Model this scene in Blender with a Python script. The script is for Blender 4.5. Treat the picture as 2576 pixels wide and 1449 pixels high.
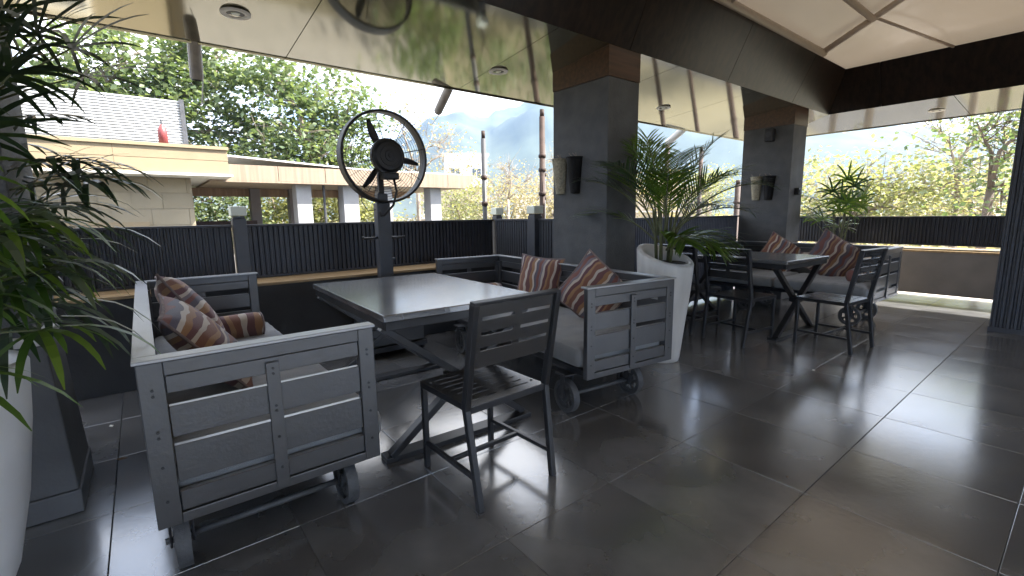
import bpy, math, random
from mathutils import Vector, Matrix, noise as mnoise
R = math.radians
rnd = random.Random(7)
for o in list(bpy.data.objects): bpy.data.objects.remove(o)
scene = bpy.context.scene
C = scene.collection

# ------------------------------------------------------------------ camera
YAW, PITCH, ROLL = R(51.716), R(-8.969), R(-0.84)
fw = Vector((math.cos(YAW)*math.cos(PITCH), math.sin(YAW)*math.cos(PITCH), math.sin(PITCH)))
r0 = Vector((math.sin(YAW), -math.cos(YAW), 0)); u0 = r0.cross(fw)
cr, sr = math.cos(ROLL), math.sin(ROLL)
rt = r0*cr + u0*sr; up = -r0*sr + u0*cr
cam_d = bpy.data.cameras.new('camera'); cam = bpy.data.objects.new('camera', cam_d); C.objects.link(cam)
cam.matrix_world = Matrix(((rt.x, up.x, -fw.x, 0), (rt.y, up.y, -fw.y, 0), (rt.z, up.z, -fw.z, 1.25), (0, 0, 0, 1)))
cam_d.sensor_width = 36.0; cam_d.lens = 36.0*1171.08/2576.0
cam_d.clip_start = 0.05; cam_d.clip_end = 20000
scene.camera = cam

# ------------------------------------------------------------------ world, sun, exposure
SUN_AZ, SUN_EL = R(-38), R(46)          # azimuth from +X, towards -Y
sdir = Vector((math.cos(SUN_EL)*math.cos(SUN_AZ), math.cos(SUN_EL)*math.sin(SUN_AZ), math.sin(SUN_EL)))
world = bpy.data.worlds.new('World'); scene.world = world; world.use_nodes = True
wn, wl = world.node_tree.nodes, world.node_tree.links
bg = wn['Background']; bg.inputs['Strength'].default_value = 0.08
sky = wn.new('ShaderNodeTexSky'); sky.sky_type = 'NISHITA'; sky.sun_disc = False
sky.sun_elevation = SUN_EL; sky.sun_rotation = R(90) - SUN_AZ
sky.air_density = 1.0; sky.dust_density = 2.5; sky.ozone_density = 1.0
# broken white cloud all over the sky
tcw = wn.new('ShaderNodeTexCoord'); mpw = wn.new('ShaderNodeMapping'); mpw.inputs['Scale'].default_value = (1.6, 1.6, 3.4)
nzw = wn.new('ShaderNodeTexNoise'); nzw.inputs['Scale'].default_value = 2.1; nzw.inputs['Detail'].default_value = 7; nzw.inputs['Roughness'].default_value = .58
rpw = wn.new('ShaderNodeValToRGB'); rpw.color_ramp.elements[0].position = .34; rpw.color_ramp.elements[1].position = .60
mxw = wn.new('ShaderNodeMixRGB'); mxw.inputs['Color2'].default_value = (6.2, 6.0, 5.7, 1)
wl.new(tcw.outputs['Generated'], mpw.inputs['Vector']); wl.new(mpw.outputs[0], nzw.inputs['Vector'])
wl.new(nzw.outputs['Fac'], rpw.inputs['Fac']); wl.new(rpw.outputs['Color'], mxw.inputs['Fac'])
wl.new(sky.outputs['Color'], mxw.inputs['Color1']); wl.new(mxw.outputs['Color'], bg.inputs['Color'])
sun_d = bpy.data.lights.new('sun', 'SUN'); sun_d.energy = 2.9; sun_d.angle = R(.5); sun_d.color = (1, .95, .87)
sun = bpy.data.objects.new('sun', sun_d); C.objects.link(sun)
sun.rotation_euler = (-sdir).to_track_quat('-Z', 'Y').to_euler()
vs = scene.view_settings; vs.view_transform = 'Standard'; vs.look = 'None'; vs.gamma = 1; vs.exposure = 3.1; vs.use_curve_mapping = False
scene.render.engine = 'CYCLES'
scene.cycles.max_bounces = 10; scene.cycles.diffuse_bounces = 5; scene.cycles.glossy_bounces = 5; scene.cycles.transmission_bounces = 5
scene.cycles.volume_bounces = 0

# ------------------------------------------------------------------ helpers
def tag(o, label=None, cat=None, group=None, kind=None):
    if label: o['label'] = label
    if cat: o['category'] = cat
    if group: o['group'] = group
    if kind: o['kind'] = kind
    return o
def empty(name, loc=(0, 0, 0), rz=0, label=None, cat=None, group=None):
    o = bpy.data.objects.new(name, None); C.objects.link(o); o.location = loc; o.rotation_euler = (0, 0, rz)
    o.empty_display_size = .1
    return tag(o, label, cat, group)
class MB:
    def __init__(s): s.v = []; s.f = []
    def add(s, vs, fs):
        n = len(s.v); s.v += [tuple(p) for p in vs]; s.f += [tuple(i+n for i in f) for f in fs]; return s
    def box(s, x0, x1, y0, y1, z0, z1):
        return s.add([(x0,y0,z0),(x1,y0,z0),(x1,y1,z0),(x0,y1,z0),(x0,y0,z1),(x1,y0,z1),(x1,y1,z1),(x0,y1,z1)],
                     [(0,3,2,1),(4,5,6,7),(0,1,5,4),(1,2,6,5),(2,3,7,6),(3,0,4,7)])
    def bar(s, a, b, w, h=None, upv=(0, 0, 1)):
        a, b = Vector(a), Vector(b); h = h or w; d = (b-a).normalized(); u = Vector(upv)
        if abs(d.dot(u)) > .98: u = Vector((0, 1, 0))
        x = d.cross(u).normalized(); y = x.cross(d)
        vs = [p + x*sx*w/2 + y*sy*h/2 for p in (a, b) for sx, sy in ((-1,-1),(1,-1),(1,1),(-1,1))]
        return s.add(vs, [(0,3,2,1),(4,5,6,7),(0,1,5,4),(1,2,6,5),(2,3,7,6),(3,0,4,7)][0:2] + [(0,1,5,4),(1,2,6,5),(2,3,7,6),(3,0,4,7)])
    def tube(s, pts, r, n=8, cap=True):
        pts = [Vector(p) for p in pts]; rs = r if isinstance(r, (list, tuple)) else [r]*len(pts)
        base = len(s.v); prev = None
        for i, p in enumerate(pts):
            d = (pts[min(i+1, len(pts)-1)] - pts[max(i-1, 0)]).normalized()
            if prev is None:
                u = Vector((0, 0, 1)) if abs(d.z) < .9 else Vector((1, 0, 0)); x = d.cross(u).normalized()
            else:
                x = (prev - d*prev.dot(d)).normalized()
            prev = x; y = d.cross(x)
            s.v += [tuple(p + (x*math.cos(t) + y*math.sin(t))*rs[i]) for t in [2*math.pi*k/n for k in range(n)]]
        for i in range(len(pts)-1):
            for k in range(n):
                a = base+i*n+k; b = base+i*n+(k+1) % n; s.f.append((a, b, b+n, a+n))
        if cap:
            s.f.append(tuple(base+k for k in range(n))[::-1]); e = base+(len(pts)-1)*n; s.f.append(tuple(e+k for k in range(n)))
        return s
    def lathe(s, prof, n=24, c=(0, 0, 0), axis='z'):
        base = len(s.v)
        for r, z in prof:
            for k in range(n):
                t = 2*math.pi*k/n; p = (r*math.cos(t), r*math.sin(t), z)
                if axis == 'x': p = (p[2], p[0], p[1])
                if axis == 'y': p = (p[1], p[2], p[0])
                s.v.append((p[0]+c[0], p[1]+c[1], p[2]+c[2]))
        for i in range(len(prof)-1):
            for k in range(n):
                a = base+i*n+k; b = base+i*n+(k+1) % n; s.f.append((a, b, b+n, a+n))
        return s
    def plate(s, w, h, t, slots, fn):
        """slotted plate; slots = (x0,x1,y0,y1); fn maps (u,v,t) to a point"""
        xs = sorted({0, w} | {q[0] for q in slots} | {q[1] for q in slots}); ys = sorted({0, h} | {q[2] for q in slots} | {q[3] for q in slots})
        fill = lambda i, j: 0 <= i < len(xs)-1 and 0 <= j < len(ys)-1 and not any(q[0]-1e-6 <= xs[i] and xs[i+1] <= q[1]+1e-6 and q[2]-1e-6 <= ys[j] and ys[j+1] <= q[3]+1e-6 for q in slots)
        idx = {}
        def vid(i, j, k):
            if (i, j, k) not in idx: idx[(i, j, k)] = len(s.v); s.v.append(tuple(fn(xs[i], ys[j], k*t)))
            return idx[(i, j, k)]
        for i in range(len(xs)-1):
            for j in range(len(ys)-1):
                if not fill(i, j): continue
                s.f.append((vid(i,j,1), vid(i+1,j,1), vid(i+1,j+1,1), vid(i,j+1,1))); s.f.append((vid(i,j,0), vid(i,j+1,0), vid(i+1,j+1,0), vid(i+1,j,0)))
                if not fill(i-1, j): s.f.append((vid(i,j,0), vid(i,j,1), vid(i,j+1,1), vid(i,j+1,0)))
                if not fill(i+1, j): s.f.append((vid(i+1,j,0), vid(i+1,j+1,0), vid(i+1,j+1,1), vid(i+1,j,1)))
                if not fill(i, j-1): s.f.append((vid(i,j,0), vid(i+1,j,0), vid(i+1,j,1), vid(i,j,1)))
                if not fill(i, j+1): s.f.append((vid(i,j+1,0), vid(i,j+1,1), vid(i+1,j+1,1), vid(i+1,j+1,0)))
        return s
    def build(s, name, mat, parent=None, smooth=False, bevel=0, segs=2):
        me = bpy.data.meshes.new(name); me.from_pydata(s.v, [], s.f); me.update()
        o = bpy.data.objects.new(name, me); C.objects.link(o)
        if mat: me.materials.append(mat)
        if smooth:
            for p in me.polygons: p.use_smooth = True
        if bevel:
            b = o.modifiers.new('bevel', 'BEVEL'); b.width = bevel; b.segments = segs; b.limit_method = 'ANGLE'; b.angle_limit = R(40)
        if parent: o.parent = parent
        return o
def smooth_by_angle(o, a=40):
    for p in o.data.polygons: p.use_smooth = True
    m = o.modifiers.new('edges', 'EDGE_SPLIT'); m.split_angle = R(a); return o
def copy_tree(o, parent=None):
    c = o.copy(); C.objects.link(c); c.parent = parent
    for ch in [x for x in bpy.data.objects if x.parent == o]: copy_tree(ch, c)
    return c

# ------------------------------------------------------------------ materials
def newmat(name):
    m = bpy.data.materials.new(name); m.use_nodes = True
    return m, m.node_tree.nodes, m.node_tree.links, m.node_tree.nodes['Principled BSDF']
def mat(name, col, rough=.5, var=.15, nscale=6, detail=4, bump=0, bscale=None, metal=0, spec=.5, coat=0, coat_r=.1, ior=None, rvar=0, stretch=None, rand=0, sheen=0):
    m, n, l, b = newmat(name)
    tc = n.new('ShaderNodeTexCoord'); vec = tc.outputs['Object']
    if stretch:
        mp = n.new('ShaderNodeMapping'); mp.inputs['Scale'].default_value = stretch; l.new(vec, mp.inputs['Vector']); vec = mp.outputs[0]
    nz = n.new('ShaderNodeTexNoise'); nz.inputs['Scale'].default_value = nscale; nz.inputs['Detail'].default_value = detail; l.new(vec, nz.inputs['Vector'])
    mr = n.new('ShaderNodeMapRange'); mr.inputs['From Min'].default_value = .25; mr.inputs['From Max'].default_value = .75
    mr.inputs['To Min'].default_value = 1-var; mr.inputs['To Max'].default_value = 1+var; l.new(nz.outputs['Fac'], mr.inputs['Value'])
    mx = n.new('ShaderNodeMixRGB'); mx.blend_type = 'MULTIPLY'; mx.inputs['Fac'].default_value = 1; mx.inputs['Color1'].default_value = (*col, 1)
    f = mr.outputs[0]
    if rand:
        oi = n.new('ShaderNodeObjectInfo'); m2 = n.new('ShaderNodeMapRange'); m2.inputs['To Min'].default_value = 1-rand; m2.inputs['To Max'].default_value = 1+rand
        l.new(oi.outputs['Random'], m2.inputs['Value']); mm = n.new('ShaderNodeMath'); mm.operation = 'MULTIPLY'; l.new(f, mm.inputs[0]); l.new(m2.outputs[0], mm.inputs[1]); f = mm.outputs[0]
    l.new(f, mx.inputs['Color2']); l.new(mx.outputs[0], b.inputs['Base Color'])
    b.inputs['Roughness'].default_value = rough; b.inputs['Metallic'].default_value = metal; b.inputs['Specular IOR Level'].default_value = spec
    if ior: b.inputs['IOR'].default_value = ior
    if coat: b.inputs['Coat Weight'].default_value = coat; b.inputs['Coat Roughness'].default_value = coat_r
    if sheen: b.inputs['Sheen Weight'].default_value = sheen
    if rvar:
        n2 = n.new('ShaderNodeTexNoise'); n2.inputs['Scale'].default_value = nscale*.6; n2.inputs['Detail'].default_value = 6; l.new(vec, n2.inputs['Vector'])
        m3 = n.new('ShaderNodeMapRange'); m3.inputs['From Min'].default_value = .22; m3.inputs['From Max'].default_value = .78
        m3.inputs['To Min'].default_value = max(.02, rough-rvar); m3.inputs['To Max'].default_value = rough+rvar; l.new(n2.outputs['Fac'], m3.inputs['Value']); l.new(m3.outputs[0], b.inputs['Roughness'])
    if bump:
        n3 = n.new('ShaderNodeTexNoise'); n3.inputs['Scale'].default_value = bscale or nscale*8; n3.inputs['Detail'].default_value = 3; l.new(vec, n3.inputs['Vector'])
        bp = n.new('ShaderNodeBump'); bp.inputs['Strength'].default_value = bump; bp.inputs['Distance'].default_value = .01; l.new(n3.outputs['Fac'], bp.inputs['Height']); l.new(bp.outputs[0], b.inputs['Normal'])
    return m
def wood(name, c1, c2, rough=.35, axis='x', scale=2.2, spec=.5):
    m, n, l, b = newmat(name)
    tc = n.new('ShaderNodeTexCoord'); mp = n.new('ShaderNodeMapping'); k = {'x': (.6, 14, 14), 'y': (14, .6, 14), 'z': (14, 14, .6)}[axis]
    mp.inputs['Scale'].default_value = k; l.new(tc.outputs['Object'], mp.inputs['Vector'])
    nz = n.new('ShaderNodeTexNoise'); nz.inputs['Scale'].default_value = scale; nz.inputs['Detail'].default_value = 8; nz.inputs['Distortion'].default_value = .5; l.new(mp.outputs[0], nz.inputs['Vector'])
    rp = n.new('ShaderNodeValToRGB'); rp.color_ramp.elements[0].position = .35; rp.color_ramp.elements[1].position = .68
    rp.color_ramp.elements[0].color = (*c1, 1); rp.color_ramp.elements[1].color = (*c2, 1); l.new(nz.outputs['Fac'], rp.inputs['Fac']); l.new(rp.outputs[0], b.inputs['Base Color'])
    b.inputs['Roughness'].default_value = rough; b.inputs['Specular IOR Level'].default_value = spec; return m
def leafmat(name, c1, c2, c3, trans=.4, rough=.45):
    m, n, l, b = newmat(name); n.remove(b); out = n['Material Output']
    g = n.new('ShaderNodeNewGeometry'); rp = n.new('ShaderNodeValToRGB'); rp.color_ramp.elements[0].color = (*c1, 1); rp.color_ramp.elements[1].color = (*c3, 1)
    e = rp.color_ramp.elements.new(.55); e.color = (*c2, 1); l.new(g.outputs['Random Per Island'], rp.inputs['Fac'])
    pb = n.new('ShaderNodeBsdfPrincipled'); pb.inputs['Roughness'].default_value = rough; l.new(rp.outputs[0], pb.inputs['Base Color'])
    tr = n.new('ShaderNodeBsdfTranslucent'); ga = n.new('ShaderNodeMixRGB'); ga.blend_type = 'MULTIPLY'; ga.inputs['Fac'].default_value = 1; ga.inputs['Color2'].default_value = (1.5, 1.5, .8, 1)
    l.new(rp.outputs[0], ga.inputs['Color1']); l.new(ga.outputs[0], tr.inputs['Color'])
    mx = n.new('ShaderNodeMixShader'); mx.inputs['Fac'].default_value = trans; l.new(pb.outputs[0], mx.inputs[1]); l.new(tr.outputs[0], mx.inputs[2]); l.new(mx.outputs[0], out.inputs['Surface'])
    return m
M = {}
M['tile'] = mat('floor_tile', (.118, .119, .122), .185, .42, 2.6, 11, .03, 30, rand=.14, spec=.6, ior=2.75, rvar=.05)
M['grout'] = mat('grout', (.10, .098, .095), .8, .2, 20)
M['slab'] = mat('terrace_slab', (.3, .29, .28), .8, .15, 3)
M['outfloor'] = mat('outer_ledge_floor', (.55, .50, .45), .7, .15, 5)
M['column'] = mat('column_plaster', (.088, .089, .090), .75, .22, 7, 8, .55, 70)
M['columnwood'] = wood('column_wood_band', (.040, .019, .010), (.085, .041, .021), .34, 'x', 2.0)
M['rail'] = mat('railing_metal', (.026, .027, .034), .42, .2, 8)
M['slat'] = mat('railing_slat', (.05, .053, .062), .4, .2, 8)
M['slatblue'] = mat('railing_bluish', (.11, .12, .15), .4, .2, 8)
M['lowwall'] = mat('low_wall', (.030, .030, .031), .6, .25, 5, 6, .2, 60)
M['farpanel'] = mat('far_panel', (.22, .19, .165), .45, .15, 4)
M['ledge'] = wood('ledge_wood', (.24, .155, .075), (.42, .29, .15), .45, 'x', 1.6)
M['soffit'] = mat('soffit_gloss', (.36, .34, .265), .075, .12, .8, 4, .05, 1.5, metal=.88, spec=.8, ior=1.9)
M['beam'] = wood('beam_laminate', (.007, .005, .004), (.026, .015, .010), .30, 'z', 1.4, .34)
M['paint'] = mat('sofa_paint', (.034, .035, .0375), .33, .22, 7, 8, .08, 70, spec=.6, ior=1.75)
M['toplit'] = mat('sofa_paint_lit_top', (.15, .155, .165), .36, .12, 9, 4, .02, 60, spec=.7, ior=2.6)  # paler copy of the sofa paint, skylight on upward faces painted into its colour
M['steel'] = mat('dark_steel', (.017, .018, .021), .36, .2, 14, spec=.55)
M['seatplate'] = mat('chair_plate', (.025, .026, .028), .27, .15, 12, 5, spec=.6, ior=1.9)
M['tabletop'] = mat('table_top', (.085, .086, .088), .20, .40, 4, 8, .03, 40, spec=.7, ior=2.3)
M['castiron'] = mat('cast_wheel', (.065, .067, .07), .55, .25, 30, 4, .3, 120)
M['cushion'] = mat('cushion_fabric', (.20, .205, .208), .9, .12, 10, 5, .25, 240, sheen=.3)
M['fan'] = mat('fan_black', (.010, .010, .011), .5, .2, 20)
M['fanpost'] = mat('fan_post', (.045, .048, .056), .45, .15, 10)
M['flood'] = mat('flood_housing', (.34, .30, .26), .5, .25, 14)
M['tank'] = mat('fan_tank', (.085, .09, .095), .5, .15, 6)
M['potwhite'] = mat('white_planter', (.56, .54, .505), .5, .14, 5, 7, .08, 12, stretch=(2.5, 2.5, .7))
M['potgrey'] = mat('pale_grey_planter', (.76, .75, .74), .55, .10, 4, 5, .1, 14)
M['potdark'] = mat('dark_planter', (.11, .112, .115), .6, .18, 6, 6, .2, 60)
M['soil'] = mat('soil', (.022, .016, .011), .95, .4, 40, 4, .8, 60)
M['trimwhite'] = mat('white_trim', (.72, .70, .66), .5, .06, 6)
M['lampglass'] = mat('frosted_lamp', (.62, .65, .56), .35, .05, 6)
M['rust'] = mat('rusty_pole', (.042, .023, .017), .75, .45, 9, 8, .3, 40)
M['pole'] = mat('grey_pole', (.045, .047, .052), .55, .3, 9)
M['cream'] = mat('cream_stone', (.245, .192, .118), .8, .07, 2.0, 6, .1, 20, rand=.05)
M['creamwall'] = mat('cream_wall_stone', (.28, .24, .168), .8, .07, 2.0, 6, .1, 20, rand=.10)
M['louver'] = mat('louver_white', (.36, .37, .38), .5, .08, 3)
M['louverdark'] = mat('louver_back', (.05, .055, .06), .8, .1, 3)
M['red'] = mat('red_cylinder', (.22, .045, .045), .45, .15, 6)
M['canopy'] = wood('canopy_fascia', (.215, .16, .112), (.30, .23, .165), .6, 'z', .7)
M['canopydark'] = wood('canopy_inner', (.20, .125, .07), (.31, .205, .12), .6, 'z', .7)
M['colgrey'] = mat('canopy_column', (.30, .30, .305), .7, .12, 2)
M['colbrown'] = mat('canopy_column_dark', (.17, .15, .14), .7, .12, 2)
M['sheet'] = mat('roof_sheet', (.66, .66, .66), .5, .1, 3)
M['bark'] = mat('bark', (.16, .12, .09), .9, .35, 5, 6, .4, 20)
M['barkpale'] = mat('bark_pale', (.30, .245, .20), .9, .25, 5, 6, .3, 20)
M['ground'] = mat('ground', (.115, .105, .07), .95, .45, .12, 8)
M['asphalt'] = mat('asphalt_yard', (.055, .055, .058), .85, .3, .8, 8)
M['mountain'] = mat('mountain_forest', (.06, .075, .05), .95, .45, .012, 10)
M['housewhite'] = mat('house_white', (.72, .70, .66), .8, .06, 1)
M['housetan'] = mat('house_tan', (.55, .46, .36), .8, .06, 1)
M['glass'] = mat('window_glass', (.06, .075, .09), .12, .1, 4, spec=.7)
M['leafA'] = leafmat('leaf_green', (.080, .120, .058), (.122, .165, .080), (.18, .215, .115), .42)
M['leafB'] = leafmat('leaf_yellowgreen', (.19, .21, .10), (.25, .26, .135), (.31, .30, .19), .5)
M['leafC'] = leafmat('leaf_dry', (.27, .235, .175), (.33, .29, .21), (.38, .32, .17), .38)
M['leafE'] = leafmat('leaf_pale', (.24, .25, .14), (.31, .31, .19), (.37, .34, .23), .5)
M['leafD'] = leafmat('leaf_deep', (.030, .060, .016), (.055, .095, .022), (.12, .165, .04), .38)
M['palm'] = leafmat('palm_leaf', (.022, .050, .020), (.035, .075, .026), (.055, .105, .030), .30, .35)
M['palmB'] = leafmat('palm_leaf_light', (.045, .095, .016), (.080, .150, .020), (.14, .215, .03), .38, .35)
M['palmdark'] = leafmat('palm_leaf_dark', (.020, .036, .020), (.028, .050, .024), (.042, .070, .026), .22, .3)
M['palmgrey'] = leafmat('palm_leaf_greyish', (.040, .062, .040), (.060, .088, .055), (.085, .115, .060), .22, .28)
M['palmstem'] = mat('palm_stem', (.11, .12, .055), .6, .3, 20)
M['brown'] = mat('dry_frond', (.12, .07, .035), .8, .3, 20)

# striped fabric of the scatter cushions: wavy bands of rust, cream, plum and ochre
def stripes(name, ax, dens, seed, k=1.0):
    m, n, l, b = newmat(name)
    tc = n.new('ShaderNodeTexCoord'); mp = n.new('ShaderNodeMapping'); mp.inputs['Location'].default_value = (seed, seed*.7, seed*1.3); l.new(tc.outputs['Object'], mp.inputs['Vector'])
    sp = n.new('ShaderNodeSeparateXYZ'); l.new(tc.outputs['Object'], sp.inputs[0])
    nz = n.new('ShaderNodeTexNoise'); nz.inputs['Scale'].default_value = 7; nz.inputs['Detail'].default_value = 1; l.new(mp.outputs[0], nz.inputs['Vector'])
    a = n.new('ShaderNodeMath'); a.operation = 'MULTIPLY_ADD'; l.new(nz.outputs['Fac'], a.inputs[0]); a.inputs[1].default_value = .085; l.new(sp.outputs[ax], a.inputs[2])
    s = n.new('ShaderNodeMath'); s.operation = 'MULTIPLY'; l.new(a.outputs[0], s.inputs[0]); s.inputs[1].default_value = dens
    ad = n.new('ShaderNodeMath'); ad.operation = 'ADD'; l.new(s.outputs[0], ad.inputs[0]); ad.inputs[1].default_value = seed
    fr = n.new('ShaderNodeMath'); fr.operation = 'FRACT'; l.new(ad.outputs[0], fr.inputs[0])
    rp = n.new('ShaderNodeValToRGB'); cr_ = rp.color_ramp; cr_.interpolation = 'CONSTANT'
    bands = [(0, (.21, .095, .065)), (.12, (.50, .43, .36)), (.20, (.15, .070, .070)), (.32, (.30, .16, .080)), (.42, (.54, .47, .40)), (.49, (.12, .105, .13)), (.60, (.20, .085, .070)), (.70, (.20, .17, .19)), (.78, (.50, .43, .37)), (.85, (.13, .058, .065)), (.93, (.33, .19, .10))]
    cr_.elements[0].position = 0; cr_.elements[0].color = (*[c*k for c in bands[0][1]], 1); cr_.elements.remove(cr_.elements[1])
    for p, c in bands[1:]:
        e = cr_.elements.new(p); e.color = (*[x*k for x in c], 1)
    l.new(fr.outputs[0], rp.inputs['Fac']); l.new(rp.outputs[0], b.inputs['Base Color']); b.inputs['Roughness'].default_value = .9; b.inputs['Sheen Weight'].default_value = .2
    n3 = n.new('ShaderNodeTexNoise'); n3.inputs['Scale'].default_value = 180; l.new(tc.outputs['Object'], n3.inputs['Vector'])
    bp = n.new('ShaderNodeBump'); bp.inputs['Strength'].default_value = .3; bp.inputs['Distance'].default_value = .004; l.new(n3.outputs['Fac'], bp.inputs['Height']); l.new(bp.outputs[0], b.inputs['Normal'])
    return m
# tensioned roof fabric: lets the sun glow through
mfab, n_, l_, b_ = newmat('roof_fabric'); n_.remove(b_)
df = n_.new('ShaderNodeBsdfDiffuse'); df.inputs['Color'].default_value = (.33, .285, .225, 1)
tr_ = n_.new('ShaderNodeBsdfTranslucent'); tr_.inputs['Color'].default_value = (.24, .195, .145, 1)
gl_ = n_.new('ShaderNodeBsdfGlossy'); gl_.inputs['Roughness'].default_value = .28; gl_.inputs['Color'].default_value = (.8, .8, .8, 1)
nzf = n_.new('ShaderNodeTexNoise'); nzf.inputs['Scale'].default_value = 1.3
tcf = n_.new('ShaderNodeTexCoord'); l_.new(tcf.outputs['Object'], nzf.inputs['Vector'])
bpf = n_.new('ShaderNodeBump'); bpf.inputs['Strength'].default_value = .35; bpf.inputs['Distance'].default_value = .1; l_.new(nzf.outputs['Fac'], bpf.inputs['Height']); l_.new(bpf.outputs[0], gl_.inputs['Normal'])
mxf = n_.new('ShaderNodeMixShader'); mxf.inputs['Fac'].default_value = .16; l_.new(df.outputs[0], mxf.inputs[1]); l_.new(tr_.outputs[0], mxf.inputs[2])
mxg = n_.new('ShaderNodeMixShader'); mxg.inputs['Fac'].default_value = .10; l_.new(mxf.outputs[0], mxg.inputs[1]); l_.new(gl_.outputs[0], mxg.inputs[2]); l_.new(mxg.outputs[0], n_['Material Output'].inputs['Surface'])
M['fabric'] = mfab
M['pipe'] = mat('roof_pipe', (.42, .33, .255), .35, .08, 6)

# ------------------------------------------------------------------ the setting: ground, mountains, terrace
GZ = -5.0
g = MB(); g.add([(-6000,-6000,GZ),(6000,-6000,GZ),(6000,6000,GZ),(-6000,6000,GZ)], [(0,1,2,3)])
tag(g.build('ground', M['ground']), 'dry earth ground far below the terrace', 'ground', kind='structure')
RIDGE = [(-60,.07),(-20,.09),(0,.10),(6.7,.11),(11.8,.125),(19.9,.165),(25.8,.226),(36.9,.262),(47.1,.252),(50.8,.223),(54.4,.194),(55.5,.202),(57.4,.213),(59.7,.205),(62,.185),(64.8,.146),(69.4,.10),(80,.085),(100,.10),(140,.07)]
def ridge(a):
    for (a0, h0), (a1, h1) in zip(RIDGE, RIDGE[1:]):
        if a0 <= a <= a1: return h0 + (h1-h0)*(a-a0)/(a1-a0)
    return .07
def make_mountain():
    m = MB(); NA, NR = 420, 26
    for i in range(NA+1):
        a = -60 + 200*i/NA; h = ridge(a)*1500
        for j in range(NR+1):
            t = j/NR; r = 760 + 1500*t
            pr = math.sin(min(t/.52, 1)*math.pi/2)**1.35 if t < .52 else max(0, 1-(t-.52)/.48)
            x, y = r*math.cos(R(a)), r*math.sin(R(a))
            nn = mnoise.fractal(Vector((x/160, y/160, 3)), 1, 2, 6)
            z = GZ - 2 + h*pr*(1 + .18*nn*(1-abs(t-.52))*(0 if abs(t-.52) < .01 else 1)) + 5*mnoise.noise(Vector((x/16, y/16, 1)))*pr
            m.v.append((x, y, z))
    for i in range(NA):
        for j in range(NR):
            a = i*(NR+1)+j; m.f.append((a, a+1, a+NR+2, a+NR+1))
    o = m.build('mountain', M['mountain'], smooth=True); tag(o, 'forested mountain ridge fading blue behind the trees', 'mountain', kind='structure')
make_mountain()

# terrace floor: bed, then 0.6 m tiles one by one
TS, TX, TY = .607, .99, .70
b = MB().box(-7, 10.35, -6.5, 4.98, -.45, -.014); tag(b.build('terrace_floor', M['grout']), 'terrace floor slab under the dark tiles', 'floor', kind='structure')
floor = bpy.data.objects['terrace_floor']
tb = MB().box(-TS/2+.0011, TS/2-.0011, -TS/2+.0011, TS/2-.0011, -.012, 0); t0 = None
for i in range(-4, 13):
    for j in range(-7, 6):
        if t0 is None: t0 = tb.build('floor_tile', M['tile'], floor, bevel=.0018, segs=2); o = t0
        else: o = t0.copy(); C.objects.link(o); o.parent = floor
        o.location = (TX + (i+.5)*TS, TY + (j+.5)*TS, rnd.uniform(-.0003, .0003)); o.rotation_euler = (rnd.uniform(-.0009, .0009), rnd.uniform(-.0009, .0009), 0)
tag(MB().box(8.80, 10.3, -6.4, 4.9, -.012, .002).build('outer_walkway', M['outfloor']), 'pale outer walkway beyond the far parapet', 'walkway', kind='structure')

# building below the terrace
tag(MB().box(-6.8, 10.1, -6.3, 4.8, GZ-.5, -.452).build('storey_below', M['slab']), 'grey storey carrying the terrace', 'building', kind='structure')

tag(MB().box(-30, 40, 5.2, 12.6, GZ, GZ+.03).build('yard', M['asphalt']), 'dark asphalt yard between the terrace and the cream house', 'yard', kind='structure')
# low walls with a wooden ledge, corrugated railing above
def corrugated(mb, L, z0, z1, pitch=.043, depth=.018):
    n = int(L/pitch); p = L/n; base = len(mb.v); pts = []
    for k in range(n): pts += [(k*p, 0), (k*p+p*.30, 0), (k*p+p*.42, depth), (k*p+p*.86, depth)]
    pts.append((L, 0))
    for x, y in pts: mb.v.append((x, y, z0)); mb.v.append((x, y, z1))
    for k in range(len(pts)-1): a = base+2*k; mb.f.append((a, a+2, a+3, a+1))
    return mb
def railing(name, p0, p1, z0, z1, label, group='corrugated railings round the terrace', sheet_mat='rail'):
    p0, p1 = Vector(p0), Vector(p1); d = p1-p0; L = d.length; rz = math.atan2(d.y, d.x)
    r = empty(name, (p0.x, p0.y, 0), rz, label, 'railing', group)
    o = corrugated(MB(), L, z0, z1).build('corrugated_sheet', M[sheet_mat], r); o.modifiers.new('thick', 'SOLIDIFY').thickness = .002
    MB().box(-.003, L+.003, -.028, .034, z1, z1+.022).build('top_rail', M['rail'], r, bevel=.004)
    MB().box(0, L, -.012, .03, z0-.02, z0).build('bottom_rail', M['rail'], r, bevel=.003)
    return r
lw = empty('low_wall', (0, 4.36, 0), 0, 'dark low wall with a wooden ledge below the left railing', 'wall')
MB().box(-6.8, 3.46, 0, .42, -.01, .685).build('wall_face', M['lowwall'], lw)
MB().box(-6.8, 3.47, -.025, .50, .687, .712).build('ledge', M['ledge'], lw, bevel=.004)
railing('railing', (-6.7, 4.72), (.62, 4.72), .735, 1.175, 'long dark corrugated railing left of the first square lamp post')
railing('railing', (.74, 4.72), (3.43, 4.72), .735, 1.175, 'dark corrugated railing behind the standing fan')
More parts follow.
